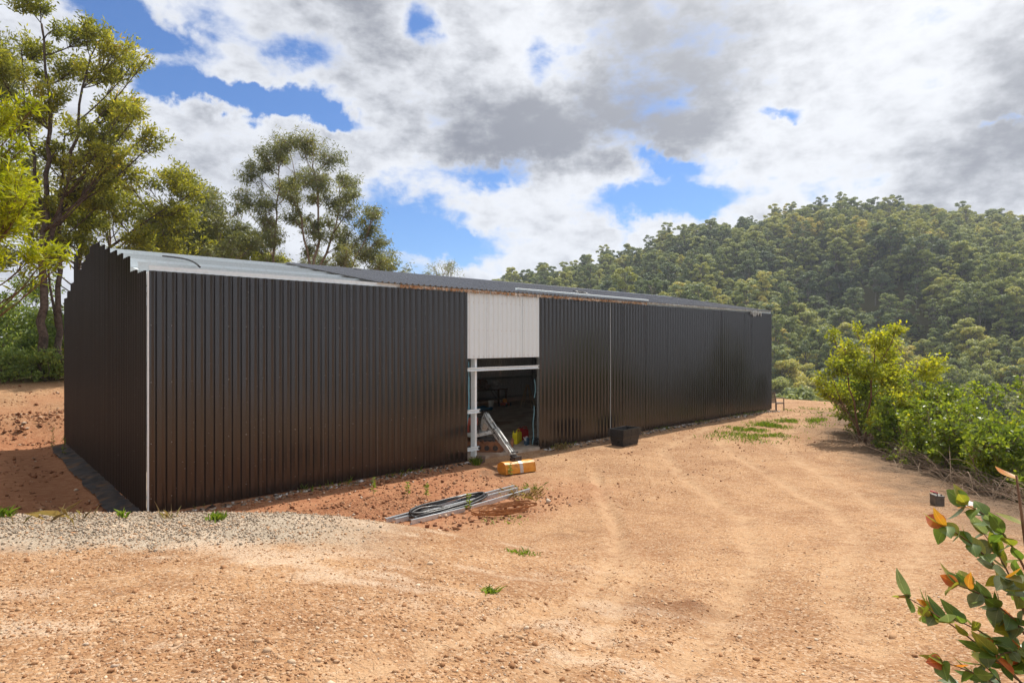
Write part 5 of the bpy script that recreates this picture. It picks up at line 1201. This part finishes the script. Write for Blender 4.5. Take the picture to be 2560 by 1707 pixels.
sprig('leafy weed in the drain along the gable wall', (-.35, 9.6), .6, 7)
sprig('fine pale weed at the lower corner of the thicket', (12.6, -12.4), .62, 8)

# ---------------------------------------------------------------- gum sapling reaching in at the lower right
t = thing('gum_sapling', 'young gum sapling with green and orange round leaves in the foreground', 'sapling', (.20, -13.95, float(H(.20, -13.95))))
bz_ = float(H(.20, -13.95)); rng = np.random.default_rng(77)
def lm(L, Wd, curve, pts=6):                           # a real leaf: two curved halves with a midrib fold
    V = []; F = []
    for i in range(pts + 1):
        s = i / pts; w_ = Wd * .5 * math.sin(math.pi * (s * .93 + .05) ** .8); z = curve * s * s * L; V += [(s * L, -w_, z + w_ * .25), (s * L, 0, z), (s * L, w_, z + w_ * .25)]
    for i in range(pts):
        a_ = i * 3; F += [(a_, a_ + 3, a_ + 4, a_ + 1), (a_ + 1, a_ + 4, a_ + 5, a_ + 2)]
    me = bpy.data.meshes.new('leaf'); me.from_pydata(V, [], F); me.update(); me.polygons.foreach_set('use_smooth', np.ones(len(me.polygons), bool)); return me
def lmat(name, c1, c2):
    m, b, out = newmat(name); co = b.n('ShaderNodeTexCoord').outputs['Object']
    col = b.mix(b.ss(b.noise(b.vm('ADD', co, b.n('ShaderNodeObjectInfo').outputs['Location']), 18, 3).outputs[0], .35, .65), c1, c2)
    sy = b.n('ShaderNodeSeparateXYZ'); b.put(sy.inputs[0], co); ay = b.m('ABSOLUTE', sy.outputs[1])
    vein = b.m('ADD', b.ss(ay, .0016, .0004), b.m('MULTIPLY', b.ss(b.m('SINE', b.m('MULTIPLY', b.m('SUBTRACT', sy.outputs[0], ay), 700)), .8, 1.0), .3))
    col = b.mix(b.m('MULTIPLY', vein, .55), col, tuple(min(1, x * 1.9 + .03) for x in c2))
    spot = b.noise(b.vm('ADD', co, b.n('ShaderNodeObjectInfo').outputs['Location']), 60, 3, .6).outputs[0]
    col = b.mix(b.ss(spot, .66, .72, 0, .7), col, (.10, .055, .03))
    p = b.n('ShaderNodeBsdfPrincipled'); b.put(p.inputs['Base Color'], col); p.inputs['Roughness'].default_value = .38; p.inputs['Specular IOR Level'].default_value = .5
    tr = b.n('ShaderNodeBsdfTranslucent'); b.put(tr.inputs[0], b.mix(1.0, col, (1.5, 1.5, .7), 'MULTIPLY')); mx = b.n('ShaderNodeMixShader'); mx.inputs[0].default_value = .4
    b.put(mx.inputs[1], p.outputs[0]); b.put(mx.inputs[2], tr.outputs[0]); b.put(out.inputs[0], mx.outputs[0]); return m
mats = [lmat('sapling_green', (.085, .145, .03), (.13, .20, .04)), lmat('sapling_blue_green', (.12, .165, .09), (.17, .215, .13)), lmat('sapling_olive', (.19, .22, .035), (.28, .27, .04)), lmat('sapling_orange', (.52, .17, .03), (.42, .22, .03)), lmat('sapling_red', (.42, .09, .04), (.5, .16, .05))]
shapes = [(.086, .064, .2), (.098, .050, .35), (.078, .066, -.2), (.100, .040, .45)]
lmesh = {}
for i, sh in enumerate(shapes):
    for j, mt in enumerate(mats):
        me = lm(*sh); me.materials.append(mt); lmesh[i, j] = me
def fr(q_, f_, z_): return np.array([q_ * RT[0] + f_ * FW[0], q_ * RT[1] + f_ * FW[1], z_])
stemp = [fr(0, 0, 0), fr(-.02, .02, .35), fr(-.05, .04, .75), fr(-.06, .05, 1.15), fr(-.10, .06, 1.5)]
wood = MB(); wood.tube(stemp, [.014, .012, .010, .007, .004], 7)
brs = [([fr(-.04, .03, .62), fr(-.25, .05, .85), fr(-.52, .08, 1.00)], .5), ([fr(-.03, .02, .55), fr(-.22, .0, .72), fr(-.46, -.03, .80)], .4), ([fr(-.05, .04, .70), fr(-.20, .08, .90), fr(-.40, .10, .92)], .3),
       ([fr(-.06, .05, .95), fr(-.20, .05, 1.20), fr(-.40, .04, 1.30)], .6), ([fr(-.06, .05, 1.1), fr(-.13, .1, 1.32), fr(-.24, .14, 1.36)], .6), ([fr(-.02, .01, .40), fr(-.15, .02, .58), fr(-.34, .05, .66)], .3), ([fr(-.05, .04, .8), fr(.1, .1, .95), fr(.3, .12, 1.0)], .3), ([fr(-.03, .02, .5), fr(.15, -.05, .62), fr(.32, -.1, .7)], .3),
       ([fr(-.06, .05, 1.0), fr(-.14, -.06, 1.15), fr(-.28, -.12, 1.16)], .4), ([fr(-.05, .04, .55), fr(-.17, -.08, .68), fr(-.32, -.14, .70)], .2), ([fr(-.05, .04, .75), fr(-.12, .0, .85), fr(-.24, -.02, .82)], .2), ([fr(-.05, .04, .45), fr(-.10, .06, .62), fr(-.20, .1, .72)], .1), ([fr(-.05, .04, .6), fr(-.08, .06, .8), fr(-.14, .1, .95)], .15), ([fr(-.06, .05, .85), fr(-.14, .1, 1.0), fr(-.26, .16, 1.02)], .25), ([fr(-.04, .03, .35), fr(-.14, -.05, .5), fr(-.24, -.1, .56)], .1), ([fr(-.06, .05, .9), fr(-.08, .1, 1.1), fr(-.12, .2, 1.22)], .3)]
def put_leaf(pos, d, tip):
    i = int(rng.choice([0, 0, 1, 2, 2, 3])); j = int(rng.choice([0, 0, 0, 1, 1, 2])) if rng.uniform() > tip else int(rng.choice([2, 2, 3, 4]))
    v_ = Vector(d).normalized(); ro = v_.to_track_quat('X', 'Z').to_euler(); o = link('leaf', lmesh[i, j], None, t, tuple(pos), ro)
    o.rotation_euler.rotate_axis('X', float(rng.uniform(-1.2, 1.2))); k = float(rng.uniform(.7, 1.12)); o.scale = (k, k, k)
for pts, tip in brs:
    c = bez(*pts, 8); wood.tube(c, list(np.linspace(.005, .0018, 8)), 5)
    dd = np.array(c[-1]) - np.array(c[0]); dd /= np.linalg.norm(dd)
    for i in range(1, 8):
        for s_ in ((-1, 1, .3) if i > 1 and i % 2 else (-1, 1)):
            if rng.uniform() < .05: continue
            sd_ = np.cross(dd, [0, 0, 1]) * s_; put_leaf(c[i], dd * rng.uniform(.2, .8) + sd_ * rng.uniform(.4, 1.0) + np.array([0, 0, rng.uniform(-.9, .3)]), .05 if i < 6 else tip)
    put_leaf(c[-1], dd + rng.normal(0, .3, 3), min(1, tip + .3)); put_leaf(c[-1], dd + rng.normal(0, .5, 3), tip)
for i in range(22):
    s_ = rng.uniform(.1, 1); k = int(s_ * 3.99); f_ = s_ * 3.99 - k; put_leaf(np.array(stemp[k]) * (1 - f_) + np.array(stemp[k + 1]) * f_, rng.normal(0, 1, 3) * [1, 1, .4], .1 if s_ < .8 else .7)
wood.build('stem', M['twig_red'], t, smooth=True)

# ---------------------------------------------------------------- forest on the hillside
def hill_proto(seed, h, wd, nl, tall):
    r = np.random.default_rng(seed); P, N, T = [], [], []; wood = MB()
    z0 = h * tall
    tp = [np.array([0, 0, 0.]), np.array([r.normal(0, .2), r.normal(0, .2), h * .3]), np.array([r.normal(0, .4), r.normal(0, .4), h * .6]), np.array([r.normal(0, .5), r.normal(0, .5), h * .88])]
    wood.tube(tp, [.24, .19, .13, .05], 6)
    for k in range(nl):
        th = r.uniform(0, 6.28); s = r.uniform(0, 1) ** .8; zz = z0 + (h - z0) * s
        env = wd * .5 * (math.sin(math.pi * min(1, .18 + .72 * s)) ** .7) * r.uniform(.75, 1.25)
        rr = env * r.uniform(.1, 1.0) ** .6; c = np.array([rr * math.cos(th), rr * math.sin(th), zz - .25 * rr]); lr = r.uniform(.6, 1.2) * wd / 7.0
        wood.tube([tuple(tp[2] * [1, 1, 0] + [0, 0, max(zz - rr * 1.0 - .8, h * .35)]), tuple(c * [.6, .6, 1] - [0, 0, .5]), tuple(c)], [.08, .06, .03], 4, False)
        m = int(120 * (lr / .8) ** 1.7); d = r.normal(size=(m, 3)); d /= np.linalg.norm(d, axis=1)[:, None]; d[:, 2] = np.where(d[:, 2] < -.25, -d[:, 2], d[:, 2])
        P.append(c + d * lr * np.array([1, 1, .72]) * r.uniform(.5, 1.1, (m, 1))); N.append(d * .8 + [0, 0, .3] + r.normal(0, .55, (m, 3))); T.append(np.clip(.45 + r.normal(0, .12) + r.normal(0, .18, m), 0, 1))
    P = np.concatenate(P); N = np.concatenate(N); T = np.concatenate(T); n = len(P); N /= np.linalg.norm(N, axis=1)[:, None]
    A = np.cross(N, r.normal(size=(n, 3))); A /= np.linalg.norm(A, axis=1)[:, None]; B = np.cross(N, A); L = r.uniform(.14, .30, n)[:, None]; w_ = r.uniform(.08, .17, n)[:, None]
    V = np.stack([P - A * L, P + B * w_, P + A * L, P - B * w_], 1).reshape(-1, 3)
    cm = np_mesh('crown', V, np.arange(4 * n).reshape(n, 4), np.repeat(T, 4)); cm.materials.append(M['leaf_hill'])
    tm = wood.mesh('trunk', True); tm.materials.append(M['bark_hill']); return tm, cm
HP = [hill_proto(201, 14, 7.4, 34, .42), hill_proto(202, 12.5, 8.4, 40, .36), hill_proto(203, 16, 7.2, 36, .48), hill_proto(204, 11, 6.2, 26, .35), hill_proto(205, 17.5, 6.8, 32, .52), hill_proto(206, 10, 7.4, 32, .2), hill_proto(207, 14, 5.4, 26, .40)]
rng = np.random.default_rng(300)
pts = []
step = 4.7
for p_ in np.arange(62, 345, step):
    for q_ in np.arange(-.14 * p_ - 12, .93 * p_ + 14, step):
        a_, c_ = p_ + rng.uniform(-2.3, 2.3), q_ + rng.uniform(-2.3, 2.3)
        pts.append((a_, c_))
pts = np.array(pts)
HX = CAM[0] + pts[:, 0] * FW[0] + pts[:, 1] * RT[0]; HY = CAM[1] + pts[:, 0] * FW[1] + pts[:, 1] * RT[1]; HZt = H(HX, HY, False)
sx_ = 1280 + 1515 * pts[:, 1] / pts[:, 0]; sy_ = 855 - 1515 * (HZt + 13 - CAM[2]) / pts[:, 0]
roofline = np.interp(sx_, [370, 712, 1678, 1929, 1931], [675, 660, 745, 786, 1035])
prof_ = np.interp(sx_, [1230, 1330, 1400, 1500, 1600, 1700, 1800, 1900, 2000, 2150, 2300, 2560, 2800], [690, 655, 630, 602, 570, 540, 520, 500, 487, 480, 490, 512, 530])
ok_ = (sy_ < roofline + 25) & (sx_ > 1225) & (sy_ > prof_ - 8) & ((pts[:, 0] > 105) | (sx_ > 1960))
HX, HY, HZt, pts = HX[ok_], HY[ok_], HZt[ok_], pts[ok_]
clear = np.exp(-((pts[:, 1] - 118) / 14) ** 2 - ((pts[:, 0] - 185) / 30) ** 2)
kp = rng.uniform(0, 1, len(HX)) > clear * .75
HX, HY, HZt, pts = HX[kp], HY[kp], HZt[kp], pts[kp]
order = np.argsort(pts[:, 0]); HX, HY, HZt, pts = HX[order], HY[order], HZt[order], pts[order]
kind = rng.integers(0, 7, len(HX)); scl = rng.uniform(.66, 1.18, len(HX)); rot = rng.uniform(0, 6.28, len(HX))
hl = ['medium grey-green gum tree on the forested slope across the valley', 'broad grey-green gum tree on the forested slope across the valley', 'tall gum tree on the forested slope across the valley', 'small gum tree on the forested slope across the valley', 'very tall slim-crowned gum tree on the slope across the valley', 'low wide bushy tree on the forested slope across the valley', 'narrow gum tree on the forested slope across the valley']
NI = min(300, len(HX))
for i in range(NI):
    k = int(kind[i]); t = thing('gum_tree', hl[k], 'tree', (HX[i], HY[i], HZt[i] - .3), float(rot[i]), hl[k].split(' on the')[0] + ' group across the valley')
    t.scale = (scl[i], scl[i], scl[i] * rng.uniform(.9, 1.15))
    link('trunk', HP[k][0], None, t); link('crown', HP[k][1], None, t)
# the rest of the forest is one mass
pc = bpy.data.collections.new('forest_prototypes')
for k, (tm, cm) in enumerate(HP):
    me = bpy.data.meshes.new('forest_tree%d' % k)
    n1v = len(tm.vertices); va = np.empty(n1v * 3, np.float32); tm.vertices.foreach_get('co', va); vb = np.empty(len(cm.vertices) * 3, np.float32); cm.vertices.foreach_get('co', vb)
    ft = [tuple(p_.vertices) for p_ in tm.polygons]; fc = (np.arange(len(cm.vertices)).reshape(-1, 4) + n1v).tolist()
    me.from_pydata(np.concatenate([va, vb]).reshape(-1, 3).tolist(), [], ft + fc)
    me.materials.append(M['leaf_hill']); me.materials.append(M['bark_hill'])
    mi = np.zeros(len(ft) + len(fc), np.int32); mi[:len(ft)] = 1; me.polygons.foreach_set('material_index', mi)
    tb = np.empty(len(cm.vertices), np.float32); cm.attributes['tint'].data.foreach_get('value', tb)
    at = me.attributes.new('tint', 'FLOAT', 'POINT'); at.data.foreach_set('value', np.concatenate([np.zeros(n1v, np.float32), tb])); me.update()
    ob = bpy.data.objects.new('forest_tree_%s' % 'abcdefg'[k], me); pc.objects.link(ob)
# understorey shrubs fill the gaps as small copies of the low bushy kind
ux = []; 
for i in range(0, len(HX)):
    for _ in range(2): ux.append((HX[i] + rng.uniform(-4, 4), HY[i] + rng.uniform(-4, 4)))
ux = np.array(ux); uz = H(ux[:, 0], ux[:, 1], False)
FX = np.concatenate([np.stack([HX[NI:], HY[NI:], HZt[NI:] - .3], -1), np.stack([ux[:, 0], ux[:, 1], uz - .8], -1)])
fk = np.concatenate([kind[NI:], np.full(len(ux), 5)]).astype(np.int32)
fsl = np.concatenate([scl[NI:], rng.uniform(.28, .55, len(ux))]); fr_ = rng.uniform(0, 6.28, len(FX))
pm = bpy.data.meshes.new('hillside_forest'); pm.vertices.add(len(FX)); pm.vertices.foreach_set('co', FX.astype(np.float32).ravel())
for nm, ty, dat in (('kind_id', 'INT', fk), ('size', 'FLOAT', fsl.astype(np.float32)), ('turn', 'FLOAT', fr_.astype(np.float32))):
    at = pm.attributes.new(nm, ty, 'POINT'); at.data.foreach_set('value', dat)
pm.update()
fo = link('hillside_forest', pm); tag(fo, 'dense gum forest covering the far hillside up to the ridge', 'forest', kind='stuff')
ng = bpy.data.node_groups.new('forest_scatter', 'GeometryNodeTree')
ng.interface.new_socket('Geometry', in_out='INPUT', socket_type='NodeSocketGeometry'); ng.interface.new_socket('Geometry', in_out='OUTPUT', socket_type='NodeSocketGeometry')
N_ = ng.nodes; gi = N_.new('NodeGroupInput'); go = N_.new('NodeGroupOutput'); iop = N_.new('GeometryNodeInstanceOnPoints'); ci = N_.new('GeometryNodeCollectionInfo')
ci.inputs['Collection'].default_value = pc; ci.inputs['Separate Children'].default_value = True; ci.inputs['Reset Children'].default_value = True
def attr(nm, ty):
    a_ = N_.new('GeometryNodeInputNamedAttribute'); a_.data_type = ty; a_.inputs[0].default_value = nm
    return next(s for s in a_.outputs if s.name == 'Attribute' and s.enabled)
cb = N_.new('ShaderNodeCombineXYZ'); ng.links.new(attr('turn', 'FLOAT'), cb.inputs[2])
ng.links.new(gi.outputs[0], iop.inputs['Points']); ng.links.new(ci.outputs[0], iop.inputs['Instance']); iop.inputs['Pick Instance'].default_value = True
ng.links.new(attr('kind_id', 'INT'), iop.inputs['Instance Index']); ng.links.new(cb.outputs[0], iop.inputs['Rotation']); ng.links.new(attr('size', 'FLOAT'), iop.inputs['Scale'])
ng.links.new(iop.outputs[0], go.inputs[0])
md = fo.modifiers.new('scatter', 'NODES'); md.node_group = ng
print('hill trees', len(HX), 'forest points', len(FX))
# ---------------------------------------------------------------- the air over the valley
hm, b, out = newmat('valley_haze')
pv = b.n('ShaderNodeVolumePrincipled'); pv.inputs['Color'].default_value = (.80, .88, 1.0, 1); pv.inputs['Density'].default_value = .00028; pv.inputs['Anisotropy'].default_value = .35
b.put(out.inputs['Volume'], pv.outputs[0])
zlo = float(GZ.min()) - 1.5; zhi = 100.0
hz = MB().box(((gx[0] + gx[-1]) / 2, (gy[0] + gy[-1]) / 2, (zlo + zhi) / 2), (gx[-1] - gx[0] + 20, gy[-1] - gy[0] + 20, zhi - zlo)).build('haze', hm)
tag(hz, 'thin pale bluish haze filling the valley air', 'haze', kind='stuff')
